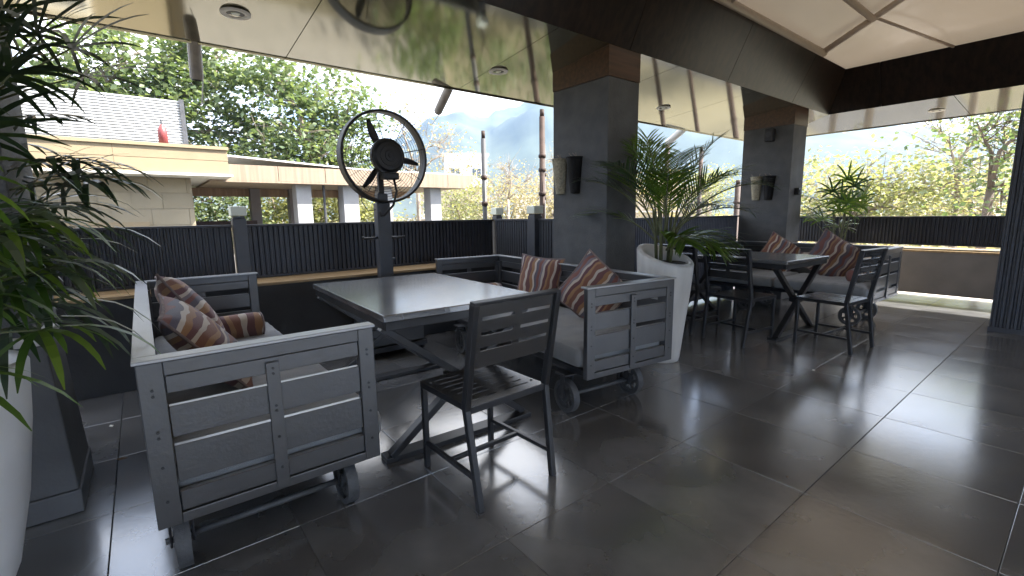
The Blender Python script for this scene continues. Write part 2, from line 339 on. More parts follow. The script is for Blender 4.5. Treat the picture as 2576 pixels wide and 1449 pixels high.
# jog back to the column: slats one by one
jg = empty('slatted_railing', (3.46, 4.66, 0), 0, 'short railing of upright slats between corner lamp post and column', 'railing')
MB().box(-.03, .03, -1.25, 0, 1.175, 1.20).build('top_rail', M['rail'], jg, bevel=.004)
MB().box(-.03, .03, -1.25, 0, .0, .05).build('bottom_rail', M['rail'], jg, bevel=.004)
sl = MB().box(-.02, .02, -.010, .010, .05, 1.175); s0 = None
for k in range(28):
    y = -.05-.042*k
    if -.80 < y < -.66: continue
    if s0 is None: s0 = sl.build('slat', M['slat'], jg, bevel=.003); o = s0
    else: o = s0.copy(); C.objects.link(o); o.parent = jg
    o.location = (0, y, 0)
def lamp_post(x, y, h, w, label):
    r = empty('lamp_post', (x, y, 0), 0, label, 'lamp post', 'square posts with frosted lamps on the railing')
    MB().box(-w/2, w/2, -w/2, w/2, 0, h).build('post', M['slat'], r, bevel=.005)
    MB().box(-w*.42, w*.42, -w*.42, w*.42, h, h+.02).build('collar', M['rail'], r)
    MB().box(-w*.58, w*.58, -w*.58, w*.58, h+.022, h+.105).build('lamp', M['lampglass'], r, bevel=.006)
lamp_post(.68, 4.70, 1.25, .105, 'square post with frosted lamp left of the fan')
lamp_post(3.50, 4.71, 1.23, .095, 'square lamp post at the railing corner, right of the fan')
lamp_post(3.44, 3.93, 1.235, .115, 'square lamp post nearest the first column')
railing('railing', (3.64, 3.40), (6.97, 3.40), .06, 1.168, 'bluish ribbed railing between the two columns', sheet_mat='slatblue')
# far side: raised panel, ledge, railing
fw_ = empty('far_parapet', (8.42, 0, 0), 0, 'raised grey parapet panel with sunlit ledge at the far end', 'wall')
MB().box(0, .06, -6.3, 3.5, .085, .655).build('panel', M['farpanel'], fw_)
MB().box(-.01, .75, -6.3, 3.5, .657, .682).build('ledge', M['ledge'], fw_)
railing('railing', (8.86, 3.5), (8.86, -6.3), .745, 1.12, 'long dark railing along the far end beside the right pillar')

# columns
def column(x, y, w, d, label):
    r = empty('column', (x, y, 0), 0, label, 'column', 'dark plastered columns under the beam')
    MB().box(0, w, 0, d, 0, 2.389).build('shaft', M['column'], r, bevel=.006)
    MB().box(-.004, w+.004, -.004, d+.004, 2.390, 2.95).build('wood_band', M['columnwood'], r)
column(3.213, 2.72, .415, .675, 'broad dark column behind the second wheeled sofa')
column(6.98, 2.72, .434, .666, 'dark column at the far end behind the second table')
column(-.83, 2.72, .435, .675, 'dark column at the left edge behind the palms')
rp_ = empty('right_pillar', (6.72, -1.8, 0), 0, 'black ribbed pillar at the right edge', 'pillar')
MB().box(.02, .55, 0, 2.40, 0, 3.15).build('core', M['rail'], rp_)
cs = corrugated(MB(), 2.42, .05, 3.15, .05, .02)
cs.v = [(-y+.0, 2.42-x, z) for x, y, z in cs.v]; cs.build('ribbed_cladding', M['rail'], rp_)
MB().box(-.03, .56, 0, 2.425, 0, .05).build('skirting', M['rail'], rp_)

# inclined timber-laminate beams, panel by panel
XB, YB, ZB = 8.12, 2.71, 2.635
def beam_panel(parent, a, b_, c, d, n):
    """outer quad a,b (bottom) c,d (top); n inward normal"""
    vs = [Vector(p) for p in (a, b_, c, d)]; n = Vector(n)
    MB().add([*vs, *[v+n*.05 for v in vs]], [(0,1,2,3),(4,7,6,5),(0,4,5,1),(1,5,6,2),(2,6,7,3),(3,7,4,0)]).build('beam_panel', M['beam'], parent)
def beam_core(parent, a, b_, c, d, n):
    vs = [Vector(p) for p in (a, b_, c, d)]; n = Vector(n)
    MB().add([*vs, *[v+n for v in vs]], [(0,1,2,3),(4,7,6,5),(0,4,5,1),(1,5,6,2),(2,6,7,3),(3,7,4,0)]).build('core', M['fan'], parent)
bl = empty('long_beam', (0, 0, 0), 0, 'dark timber laminate beam running above the columns', 'beam')
xs = [-6.5, -4.7, -3.05, -1.4, .2, 1.85, 3.47, 5.15, 6.83, XB]
for x0, x1 in zip(xs, xs[1:]):
    last = x1 == XB
    beam_panel(bl, (x0+.003, YB, ZB), (x1-(0 if last else .003), YB, ZB), (x1-(.25 if last else .003), YB-.25, ZB+.53), (x0+.003, YB-.25, ZB+.53), (0, .10, .05))
beam_core(bl, (-6.5, YB+.07, ZB+.035), (XB-.1, YB+.07, ZB+.035), (XB-.3, YB-.18, ZB+.53), (-6.5, YB-.18, ZB+.53), (0, .05, .025))
bf = empty('cross_beam', (0, 0, 0), 0, 'dark timber laminate beam across the far end', 'beam')
ys = [YB, 2.08, .43, -1.25, -2.95, -4.6]
for y0, y1 in zip(ys, ys[1:]):
    f0 = .25 if y0 == YB else .003
    beam_panel(bf, (XB, y0-(0 if y0 == YB else .003), ZB), (XB, y1+.003, ZB), (XB-.25, y1+.003, ZB+.53), (XB-.25, y0-f0, ZB+.53), (.10, 0, .05))
beam_core(bf, (XB+.07, YB-.1, ZB+.035), (XB+.07, -4.6, ZB+.035), (XB-.18, -4.6, ZB+.53), (XB-.18, YB-.3, ZB+.53), (.05, 0, .025))
# glossy soffits, sloping slightly down to the eaves, panel by panel
def soffit_panel(parent, pts, t=.02):
    vs = [Vector(p) for p in pts]
    MB().add([*vs, *[v+Vector((0, 0, t)) for v in vs]], [(0,3,2,1),(4,5,6,7),(0,1,5,4),(1,2,6,5),(2,3,7,6),(3,0,4,7)]).build('soffit_panel', M['soffit'], parent)
YO, ZO, XO, ZXO = 4.15, 2.490, 9.40, 2.545
sf = empty('long_soffit', (0, 0, 0), 0, 'glossy beige soffit above the left railing', 'soffit')
xs = [-6.5, -5.3, -3.75, -2.15, -.56, 1.04, 2.63, 4.22, 5.81, 7.40, XB]
for x0, x1 in zip(xs, xs[1:]):
    xo = XO if x1 == XB else x1
    soffit_panel(sf, [(x0+.003, YB+.004, ZB), (x1-.003, YB+.004, ZB), (xo-.003, YO, ZO), (x0+.003, YO, ZO)])
sx = empty('end_soffit', (0, 0, 0), 0, 'glossy pale soffit above the far railing', 'soffit')
ys = [YB, 1.35, -.25, -1.9, -3.55, -4.6]
for y0, y1 in zip(ys, ys[1:]):
    yo = YO if y0 == YB else y0
    soffit_panel(sx, [(XB+.004, y0-.003, ZB), (XO, yo-.003, ZXO), (XO, y1+.003, ZXO), (XB+.004, y1+.003, ZB)])
re = empty('roof_edge', (0, 0, 0), 0, 'roof slab above the soffits', 'roof')
MB().box(-6.5, XO+.02, YB+.10, YO+.015, ZB+.06, ZB+.62).build('roof_slab', M['trimwhite'], re)
MB().box(XB+.10, XO+.015, -4.6, YB+.095, ZB+.06, ZB+.62).build('roof_slab', M['trimwhite'], re)
MB().box(-6.5, XB-.3, -6.2, -4.65, ZB+.0, ZB+.62).build('roof_slab', M['trimwhite'], re)
MB().box(-6.5, XO+.02, YO+.001, YO+.012, ZO-.012, ZB+.06).build('fascia', M['soffit'], re)
MB().box(XO+.001, XO+.012, -4.6, YO, ZXO-.012, ZB+.06).build('fascia', M['soffit'], re)

# unseen wall added behind the camera to cut fill light, wide openings left empty
bw = empty('fill_blocker_wall', (0, -3.6, 0), 0, 'unseen dark wall added behind the camera to cut fill light', 'wall')
for x0, x1, z0, z1 in ((-6.5, -4.6, 0, 4.3), (-4.598, 8.3, 2.4, 4.3), (6.6, 8.3, 0, 2.398)): MB().box(x0, x1, 0, .2, z0, z1).build('wall_face', M['lowwall'], bw)
# fabric roof on a pipe frame
ft = empty('fabric_roof', (0, 0, 0), 0, 'beige fabric roof stretched over tan pipes', 'roof')
FZ, FY = 3.185, 2.42
def prof(y):                         # height of the pitched part
    return FZ + .50*(FY-y) if y > -.9 else FZ + .50*(FY+.9) - .45*(-.9-y)
YS = [2.98, 2.70, FY+.06] + [FY-.22*k for k in range(32)]
XSF = [-6.5+.75*k for k in range(18)] + [6.78]
fb = MB(); rows = []
for x in XSF + [7.02, 7.3, 7.6, 7.93, 8.2, 8.5]:
    row = []
    for y in YS:
        s = 0 if x <= 6.78 else min(1, (x-6.78)/(7.93-6.78))
        z = (1-s)*prof(min(y, FY)) + s*FZ
        row.append((x, y, z + .004))
    rows.append(row)
for row in rows: fb.v += row
n = len(YS)
for i in range(len(rows)-1):
    for j in range(n-1): a = i*n+j; fb.f.append((a, a+1, a+n+1, a+n))
fb.build('fabric', M['fabric'], ft, smooth=True)
def pipe(pts, r=.036): MB().tube(pts, r, 10).build('pipe', M['pipe'], ft, smooth=True)
pipe([(-6.4, 2.375, 3.145), (6.80, 2.375, 3.145)], .040)
pipe([(6.76, 2.375, 3.15), (6.76, 1.89, 3.385), (6.76, -.85, 4.76)], .034)
pipe([(-6.4, 1.89, 3.375), (6.76, 1.89, 3.375)], .034)
pipe([(6.76, 1.89, 3.40), (7.92, 1.35, 3.155)], .016)
for x in (4.45, 2.1, -.2): pipe([(x, 2.375, 3.14), (x, -.85, 4.76)], .03)
pipe([(-6.4, .4, 4.12), (6.76, .4, 4.12)])

# downlights in the soffit
def downlight(x, y, z, label):
    r = empty('downlight', (x, y, z), 0, label, 'downlight', 'round downlights recessed in the soffit')
    MB().lathe([(.052, .001), (.052, -.006), (.085, -.010), (.088, -.002), (.088, .001)], 28).build('trim_ring', M['trimwhite'], r, smooth=True)
    MB().lathe([(.0005, -.003), (.052, -.003)], 20).build('bezel', M['fan'], r)
    MB().lathe([(.0005, -.0075), (.022, -.0075), (.026, -.003)], 20).build('lens', M['lampglass'], r)
zs = lambda y: ZB + (ZO-ZB)*(y-YB)/(YO-YB)
downlight(.625, 3.60, zs(3.60), 'round downlight in the soffit left of the fan reflection')
downlight(2.72, 3.60, zs(3.60), 'round downlight in the soffit beside the first column')
downlight(5.3, 3.60, zs(3.60), 'round downlight in the soffit between the columns')
downlight(8.8, 1.62, 2.586, 'round downlight in the far soffit')
# tubular floodlights hung from the eave
def floodlight(x, y, z, tilt, L, rad, m, label, cam_like=False):
    r = empty('floodlight', (x, y, z), 0, label, 'floodlight', 'tubular lights hung from the eave')
    d = Vector((0, math.sin(tilt), -math.cos(tilt)))
    MB().tube([(0, 0, 0), d*L*.55, d*L], [rad, rad, rad*.97], 16).build('housing', M[m], r, smooth=False)
    MB().tube([d*L*.985, d*(L+.012)], rad*.8, 16).build('lens', M['fan'], r)
    MB().tube([(0, -.02, .03), (0, .0, -.01)], .02, 8).build('bracket', M['pole'], r)
    MB().tube([d*L*.9+Vector((rad*.9, 0, 0)), d*(L+.16)+Vector((rad*.6, .06, 0))], .004, 5).build('cable', M['trimwhite'], r)
floodlight(.445, 4.185, 2.505, R(18), .25, .044, 'flood', 'vertical grey tube light at the eave above the cream house')
floodlight(2.55, 4.185, 2.505, R(52), .31, .044, 'flood', 'tilted grey tube light at the eave near the mountain peak')
floodlight(6.70, 4.185, 2.505, R(58), .32, .052, 'trimwhite', 'white tube light at the eave between the columns')

# scaffold poles standing outside
def pole(x, y, top, m, label, joints, r=.045):
    t = empty('scaffold_pole', (x, y, GZ), 0, label, 'pole', 'scaffold poles outside the railing')
    MB().tube([(0, 0, 0), (.0, 0, top-GZ)], r, 12).build('tube', M[m], t, smooth=True)
    for j in joints: MB().lathe([(r, -.03), (r*1.28, -.022), (r*1.38, 0), (r*1.28, .022), (r, .03)], 12, (0, 0, j-GZ)).build('coupler', M['rust'], t, smooth=True)
    MB().tube([(0, 0, top-GZ), (0, 0, top-GZ+.10)], r*.8, 12).build('spigot', M['rust'], t, smooth=True)
pole(3.73, 5.3, 2.26, 'pole', 'thin grey scaffold pole with rusty couplers right of the fan', (1.75, 1.40), .032)
pole(4.79, 5.3, 2.66, 'rust', 'tall rusty scaffold pole beside the first column', (2.10, 1.90, 1.55), .042)
pole(4.95, 5.45, 2.30, 'pole', 'grey scaffold pole hidden behind the rusty one', (1.85, 1.5), .035)
pole(7.98, 5.3, 2.50, 'rust', 'dark scaffold pole behind the white planter palm', (1.6,), .042)
pole(9.18, 5.3, 2.46, 'rust', 'dark scaffold pole in the middle of the gap between columns', (1.95,), .042)
pole(10.8, 5.3, 1.85, 'rust', 'short rusty pole beside the far column', (1.45,), .06)

# ------------------------------------------------------------------ neighbouring cream house and canopy
hs = empty('cream_house', (0, 14, GZ), 0, 'cream stone house with a deep parapet, far left', 'house')
H = lambda z: z-GZ
MB().box(-9, 1.10, .9, 8, 0, H(2.30)).build('core', M['creamwall'], hs)
for k, z in enumerate([-.2, .25, .68, 1.12, 1.52, 1.92]):          # courses of stone blocks on the wall
    z1 = [.25, .68, 1.12, 1.52, 1.92, 2.295][k]; x = -3.2 + .35*(k % 2)
    while x < 1.16:
        x1 = min(x + (.78 if k % 2 else .62), 1.165)
        if x1-x > .05: MB().box(x+.004, x1-.004, .86+rnd.uniform(0, .008), .9, H(z)+.004, H(z1)-.004).build('stone', M['creamwall'], hs)
        x = x1
MB().box(-1.7, .2, .70, .86, H(.80), H(1.20)).build('wall_recess_trim', M['cream'], hs)
MB().box(1.10, 1.17, .9, 8, 0, H(2.29)).build('corner_pier', M['creamwall'], hs)
for z0, z1 in ((2.36, 2.68), (2.69, 2.95)):
    for x0, x1 in ((-9, -2.5), (-2.495, -.3), (-.295, 1.93)): MB().box(x0, x1, 0, .25, H(z0), H(z1)).build('parapet_stone', M['cream'], hs)
MB().box(-9, 1.96, -.05, .30, H(2.955), H(3.03)).build('coping', M['cream'], hs)
MB().box(-9, 2.0, -.06, 8, H(2.305), H(2.355)).build('eave_slab', M['trimwhite'], hs)
for x in (-6.2, -3.6, -1.0):
    for z in (-1.6, -4.2):
        w_ = MB().box(x-.65, x+.65, .80, .898, H(z)-.75, H(z)+.75).build('window', M['trimwhite'], hs); MB().box(x-.55, x+.55, .785, .798, H(z)-.65, H(z)+.65).build('pane', M['glass'], w_)
lv = empty('louver_screen', (0, 18, 0), 0, 'white slatted louver screen on the cream house roof', 'screen')
lvs = MB().box(-6.0, 1.34, -.04, .04, 0, .036); l0 = None
for k in range(17):
    if l0 is None: l0 = lvs.build('slat', M['louver'], lv); o = l0
    else: o = l0.copy(); C.objects.link(o); o.parent = lv
    o.location = (0, 0, 3.50 + .079*k); o.rotation_euler = (R(-25), 0, 0)
MB().box(1.34, 1.46, -.08, .08, 2.3, 4.86).build('end_post', M['pole'], lv)
for x in (-4, -2.2, -.4): MB().box(x, x+.07, .06, .12, 2.3, 4.84).build('post', M['louver'], lv)
MB().box(-6, 1.34, .5, .55, 2.35, 4.7).build('back_sheet', M['louverdark'], lv)
rc = empty('red_cylinder', (.66, 14.12, 3.03), 0, 'red cylinder with a nozzle standing on the cream parapet', 'cylinder')
MB().lathe([(.001, 0), (.095, 0), (.095, .26), (.088, .32), (.05, .40), (.03, .42), (.03, .44), (.001, .44)], 18).build('body', M['red'], rc, smooth=True)
MB().tube([(0, 0, .43), (0, 0, .56)], .02, 8).build('nozzle', M['pole'], rc)

cn = empty('timber_canopy', (0, 15, GZ), 0, 'long timber-clad canopy on grey columns beyond the railing', 'canopy')
edges = [1.6, 3.30, 4.62, 6.05, 7.5, 8.95]
for x0, x1 in zip(edges, edges[1:]): MB().box(x0+.008, x1-.008, 0, .12, H(2.30), H(2.72)).build('fascia_panel', M['canopy'], cn)
e = MB(); q = [(8.958, H(2.30)), (9.75, H(2.30)), (10.25, H(2.72)), (8.958, H(2.72))]
e.add([(x, y, z) for y in (0, .12) for x, z in q], [(0,1,2,3),(7,6,5,4),(0,4,5,1),(1,5,6,2),(2,6,7,3),(3,7,4,0)]).build('fascia_panel', M['canopy'], cn)
MB().box(1.6, 9.7, .0, 4.0, H(2.245), H(2.297)).build('soffit_board', M['canopy'], cn)
for x0, x1 in ((.8, 2.4), (2.41, 4.0), (4.01, 5.6), (5.61, 7.2), (7.21, 9.0)): MB().box(x0, x1, 3.2, 3.35, H(1.98), H(2.24)).build('inner_beam_panel', M['canopydark'], cn)
s = MB().add([(1.2, .05, H(2.98)), (5.6, .05, H(2.74)), (9.6, .3, H(2.74)), (9.6, 4, H(2.76)), (1.2, 4, H(3.02)), (1.2, .05, H(3.02)), (5.6, .05, H(2.78)), (9.6, .3, H(2.78)), (9.6, 4, H(2.80)), (1.2, 4, H(3.06))], [(0,1,2,3,4),(9,8,7,6,5),(0,5,6,1),(1,6,7,2),(2,7,8,3),(3,8,9,4),(4,9,5,0)])
s.build('roof_sheet', M['sheet'], cn)
for x, w, y, d, m in ((4.05, .44, .35, .5, 'colgrey'), (5.50, .50, .35, .5, 'colgrey'), (6.72, .40, .35, .5, 'colgrey'), (8.62, .44, .35, .5, 'colgrey'), (3.18, .30, 3.0, .4, 'colbrown'), (4.40, .30, 3.0, .4, 'colbrown'), (6.2, .3, 3.0, .4, 'colbrown')):
    MB().box(x-w/2, x+w/2, y, y+d, 0, H(2.243)).build('column', M[m], cn, bevel=.01)
MB().tube([(4.66, .4, 0), (4.66, .4, H(2.24))], .04, 10).build('thin_post', M['pole'], cn)
MB().box(1.6, 9.6, 0, 4, 0, H(.2)).build('plinth', M['slab'], cn)
MB().box(1.3, 9.4, .3, .45, 0, H(.19)).build('lower_wall', M['creamwall'], cn)
for x in (2.6, 4.6, 6.6, 8.4):
    w_ = MB().box(x-.55, x+.55, .22, .298, H(-2.2), H(-.8)).build('window', M['trimwhite'], cn)
    for sx_ in (-.26, .26): MB().box(x+sx_-.22, x+sx_+.22, .20, .218, H(-2.1), H(-.9)).build('pane', M['glass'], w_)
bn = empty('garden_bench', (2.2, 17.2, .06), 0, 'low reddish timber bench under the canopy', 'bench')
for k in range(3): MB().box(-.9, .9, .14*k, .14*k+.12, .90, .95).build('seat_board', M['rust'], bn)
MB().box(-.9, .9, .45, .49, .95, 1.12).build('backrest', M['rust'], bn)
for x in (-.8, .8): MB().box(x-.05, x+.05, .02, .4, 0, .90).build('leg', M['rust'], bn)

# far houses
def house(x, y, w, d, h, m, label, rz=0, floors=2, cols=3):
    r = empty('far_house', (x, y, GZ), rz, label, 'house', 'pale houses far beyond the trees')
    MB().box(-w/2, w/2, 0, d, 0, h).build('wall', M[m], r)
    MB().box(-w/2-.3, w/2+.3, -.3, d+.3, h+.003, h+.35).build('roof', M['housewhite'], r)
    for f in range(floors):
        for c in range(cols):
            cx = -w/2 + w*(c+.5)/cols; z = h-2.4-3.1*f
            wo = MB().box(cx-.7, cx+.7, -.06, -.002, z-.8, z+.8).build('window', M['housewhite'], r)
            for sx_ in (-.34, .34): MB().box(cx+sx_-.28, cx+sx_+.28, -.09, -.062, z-.68, z+.68).build('pane', M['glass'], wo)
        MB().box(-w/2, w/2, -.45, -.1, h-3.75-3.1*f, h-3.55-3.1*f).build('sunshade', M['housewhite'], r)
house(30.5, 50, 9, 8, 9.6, 'housetan', 'tan far house with white window frames beyond the canopy end', R(-32))
house(37, 57, 6, 8, 14.5, 'housewhite', 'tall white far house below the mountain', R(-30), 3, 2)
house(46, 50, 9, 8, 8.6, 'housewhite', 'white far house behind the bare trees near the column', R(-42))
house(66, 44, 14, 8, 10, 'housetan', 'tan far house between the two columns', R(-55), 2, 4)

# ------------------------------------------------------------------ trees
def leaf_quad(mb, p, size, rg, flat=.35):
    d = Vector((rg.gauss(0, 1), rg.gauss(0, 1), rg.gauss(0, .6))); d = d.normalized() if d.length > .01 else Vector((1, 0, 0))
    nrm = Vector((rg.gauss(0, .6), rg.gauss(0, .6), 1)); x = d.cross(nrm)
    x = x.normalized() if x.length > .01 else Vector((0, 1, 0)); w = size*rg.uniform(.30, .46); L = size*rg.uniform(.7, 1.25)
    n = len(mb.v); m = d*L*.5 + nrm.normalized()*L*.10
    mb.v += [tuple(p), tuple(p+m+x*w), tuple(p+d*L), tuple(p+m-x*w)]; mb.f += [(n, n+1, n+2), (n, n+2, n+3)]
def tree(name, x, y, lobes, nleaf, lsize, leaf, bark, label, trunk_r=.25, group=None, z0=GZ, lean=(0, 0), fork=.5, seed=1, twigs=0, cl=22, spread=.45):
    rg = random.Random(seed); t = empty(name, (x, y, z0), 0, label, 'tree', group)
    P = lambda p: Vector((p[0]-x, p[1]-y, p[2]-z0))
    tr = MB(); zmin = min(l[2]-l[5] for l in lobes)-z0; zc = sum(l[2] for l in lobes)/len(lobes)-z0
    hub = Vector((lean[0], lean[1], zmin + (zc-zmin)*fork))
    tr.tube([(0, 0, -.2), Vector((lean[0]*.3+rg.gauss(0, .05), lean[1]*.3, hub.z*.4)), Vector((lean[0]*.7, lean[1]*.7+rg.gauss(0, .08), hub.z*.75)), hub], [trunk_r*1.25, trunk_r, trunk_r*.85, trunk_r*.7], 9)
    cr_ = MB(); vol = [l[3]*l[4]*l[5] for l in lobes]; tot = sum(v**.67 for v in vol)
    ends = []
    for l, v in zip(lobes, vol):
        c = P(l[:3]); mid = hub.lerp(c, .5) + Vector((rg.gauss(0, .2), rg.gauss(0, .2), rg.uniform(0, .35)))
        tr.tube([hub, mid, c], [trunk_r*.55, trunk_r*.36, trunk_r*.16], 7)
        nb = 7
        for k in range(nb):
            d = Vector((rg.gauss(0, 1), rg.gauss(0, 1), rg.gauss(.25, .8))).normalized(); st = mid.lerp(c, rg.uniform(.2, 1))
            e1 = c + Vector((d.x*l[3], d.y*l[4], d.z*l[5]))*rg.uniform(.55, .95); m2 = st.lerp(e1, .5) + Vector((rg.gauss(0, .12), rg.gauss(0, .12), rg.gauss(.05, .12)))*(l[3]*.5)
            tr.tube([st, m2, e1], [trunk_r*.17, trunk_r*.11, trunk_r*.04], 5); ends.append((m2, e1))
        nc = max(4, int(nleaf*(v**.67)/tot/cl))
        for k in range(nc):
            d = Vector((rg.gauss(0, 1), rg.gauss(0, 1), rg.gauss(0, 1))).normalized(); rr = rg.uniform(.35, 1)**.5
            cc = c + Vector((d.x*l[3], d.y*l[4], d.z*l[5]))*rr; s = lsize*rg.uniform(1.4, 3.0)*spread*2
            for q in range(int(cl*rg.uniform(.5, 1.5))):
                leaf_quad(cr_, cc + Vector((rg.gauss(0, s), rg.gauss(0, s), rg.gauss(0, s*.55))), lsize, rg)
    for k in range(twigs):
        a, e1 = rg.choice(ends); st = a.lerp(e1, rg.random()); d = (e1-a).normalized()
        d = (d + Vector((rg.gauss(0, .5), rg.gauss(0, .5), rg.gauss(.35, .4)))).normalized()*rg.uniform(.4, 1.5)
        tr.tube([st, st+d*.5+Vector((rg.gauss(0, .05), rg.gauss(0, .05), .03)), st+d], [trunk_r*.07, trunk_r*.05, trunk_r*.02], 4)
    tr.build('trunk', M[bark], t, smooth=True)
    if cr_.v: cr_.build('crown', M[leaf], t)
    return t
GT = 'broadleaf trees behind the canopy'
tree('broadleaf_tree', .6, 27, [(-.6, 27, 7.6, 2.2, 2, 1.5), (1.6, 26.5, 8.4, 2.4, 2, 1.5), (3.8, 27, 8.3, 2.0, 2, 1.5), (2.6, 26.5, 6.2, 2.4, 2, 1.6), (.2, 27, 5.9, 2.0, 2, 1.3), (4.4, 27, 5.4, 1.8, 1.8, 1.4), (-2.4, 27, 6.4, 1.2, 1.6, 1.0), (2.8, 26.5, 4.0, 2.4, 1.8, 1.2)], 8000, .30, 'leafA', 'barkpale', 'tall spreading green tree behind the louver screen', .30, GT, seed=3, cl=48, spread=.46, twigs=160)
tree('broadleaf_tree', 7.2, 25, [(5.6, 25, 7.9, 1.8, 2, 1.2), (7.6, 25, 7.4, 2.0, 2, 1.2), (9.1, 25, 6.4, 1.2, 1.6, 1.1), (6.2, 24.5, 5.6, 2.0, 2, 1.4), (8.3, 24.5, 5.0, 1.7, 1.8, 1.2), (6.8, 24.5, 3.9, 2.2, 1.8, 1.1), (9.0, 25, 3.6, 1.3, 1.6, .9), (4.8, 24.5, 4.1, 1.2, 1.6, 1.0)], 6800, .29, 'leafA', 'barkpale', 'tall green tree rising directly behind the fan', .28, GT, seed=5, cl=48, spread=.46, twigs=160)
for k, (x, y, w) in enumerate(((2.2, 21.5, 1.7), (4.6, 22.2, 1.6), (6.6, 21.8, 1.5), (8.3, 22.5, 1.2))):
    tree('garden_tree', x, y, [(x, y, 2.2, w, 1.2, 1.2), (x+.5, y, .9, w, 1.2, 1.1), (x-.5, y, -.2, w, 1.2, 1.0)], 5600, .17, ('leafA', 'leafB', 'leafB', 'leafB')[k], 'barkpale', ('shady green garden tree under the left canopy bay', 'bright yellow-green garden tree seen behind the dark canopy columns', 'bright garden tree behind the thin canopy post', 'small green garden tree seen just left of the fan post')[k], .14, 'garden trees seen under the canopy', seed=11+k, fork=.3)
for k, (x, y, h) in enumerate(((-2.6, 12.9, 1.7), (7.4, 12.9, 2.2), (10.5, 13.5, 2.8), (12.5, 11.0, 2.6), (15, 14, 3.0))):
    tree('garden_shrub', x, y, [(x, y, GZ+h*.7, h*.55, h*.5, h*.45), (x+.4, y+.2, GZ+h*.45, h*.5, h*.45, h*.4)], 900, .2, 'leafD' if k % 2 else 'leafA', 'bark', ('first', 'second', 'third', 'fourth', 'fifth')[k] + ' green shrub from the left in the yard below, seen only in the soffit', .06, 'shrubs in the yard below', seed=120+k, fork=.2)
GD = 'sparse dry trees in the middle distance'
tree('dry_tree', 14.2, 27.5, [(13.0, 27.5, 7.4, 1.5, 1.3, 2.1), (15.0, 27.0, 6.0, 1.6, 1.3, 1.8), (16.2, 26.5, 5.4, 1.4, 1.2, 1.2), (13.4, 27, 4.0, 1.6, 1.2, 1.5), (16.4, 26.4, 3.6, 1.6, 1.2, 1.2)], 750, .20, 'leafC', 'barkpale', 'tall bare tree with a few yellow leaves right of the fan', .15, GD, seed=21, twigs=260, cl=4, spread=.9)
tree('dry_tree', 19.5, 25, [(18.4, 25, 2.6, 1.6, 1.2, 1.3), (20.4, 24.8, 3.0, 1.5, 1.2, 1.3), (19.6, 25, 4.0, 1.3, 1.2, 1.0)], 500, .17, 'leafC', 'barkpale', 'bare branching tree beside the thin grey pole', .12, GD, seed=22, twigs=260, cl=4, spread=.9)
tree('dry_tree', 23.5, 24, [(22.6, 24, 2.6, 1.6, 1.3, 1.5), (24.3, 23.5, 3.2, 1.6, 1.3, 1.4), (23.4, 24, 4.6, 1.4, 1.2, 1.0)], 420, .17, 'leafC', 'barkpale', 'bare branching tree left of the rusty pole', .12, GD, seed=23, twigs=300, cl=4, spread=.9)
for k, (x, y, h) in enumerate(((24, 38, 5.2), (29, 37, 5.0), (34, 36, 5.6), (27, 42, 4.0), (39, 33, 5.6), (45, 31, 6.0), (52, 29, 6.5), (37, 40, 3.0))):
    tree('dry_tree', x, y, [(x-1.3, y, h-2.4, 2.4, 1.8, 1.8), (x+1.5, y, h-1.9, 2.4, 1.8, 1.8), (x, y, h-4.6, 3.0, 1.8, 1.6)], 2600, .26, 'leafC' if k % 3 else 'leafB', 'barkpale', ('dry straw-coloured tree far behind the canopy end', 'dry straw tree beyond the bare tree right of the fan', 'dry tree far behind the rusty pole', 'green-gold tree far behind the dry ones', 'dry tree farther right behind the first column', 'dry tree seen above the railing between columns', 'green-gold far tree beside the second column', 'low dry tree hidden behind the first column')[k], .18, GD, seed=40+k, twigs=120, cl=9, spread=.8)
GR = 'open trees beyond the far railing'
tree('roadside_tree', 19.5, 5.4, [(19.3, 6.4, 2.0, 1.2, 1.0, 1.0), (19.5, 5.0, 2.2, 1.2, 1.0, .7), (19.8, 4.4, 1.3, 1.4, 1.2, 1.0), (19.2, 5.6, .9, 1.2, 1.0, .8), (19.8, 3.4, 2.0, 1.1, 1.0, .8)], 3200, .17, 'leafB', 'barkpale', 'bright yellow-green tree left in the far opening', .14, GR, seed=61, twigs=90, cl=10, spread=.7)
tree('roadside_tree', 20.5, 3.0, [(20.2, 3.4, 3.5, 1.0, .9, .9), (20.6, 2.5, 3.9, .9, .8, .7), (20.8, 3.3, 2.2, 1.2, 1.1, .9), (20.3, 2.6, 1.2, 1.4, 1.2, .9)], 900, .16, 'leafE', 'barkpale', 'thin pale tree with crooked trunk in the middle of the far opening', .11, GR, seed=62, twigs=260, cl=7, spread=.9)
tree('roadside_tree', 17.0, 1.9, [(16.8, 2.3, 3.4, .8, .7, .6), (17.2, 1.6, 2.6, .9, .8, .8), (17, 1.2, 3.5, .8, .8, .7), (17.2, 1.7, 1.4, 1.0, .9, .7)], 1500, .15, 'leafA', 'bark', 'leafy tree with dark branches at the right end of the far opening', .12, GR, seed=63, twigs=140, cl=7, spread=.9)
for k, (x, y) in enumerate(((27, 9), (30, 5.5), (29, 2.4))):
    tree('roadside_tree', x, y, [(x, y, 2.2, 1.6, 1.7, 1.6), (x+.4, y-1.4, 1.2, 1.6, 1.6, 1.4), (x, y+1.6, .9, 1.6, 1.7, 1.3)], 2000, .22, ('leafC', 'leafE', 'leafC')[k], 'barkpale', ('dry pinkish far tree beside the second column', 'yellow-green far tree behind the crooked one', 'dry far tree near the right pillar')[k], .15, GR, seed=70+k, twigs=120, cl=9, spread=.8)
fs = MB(); rg = random.Random(99)
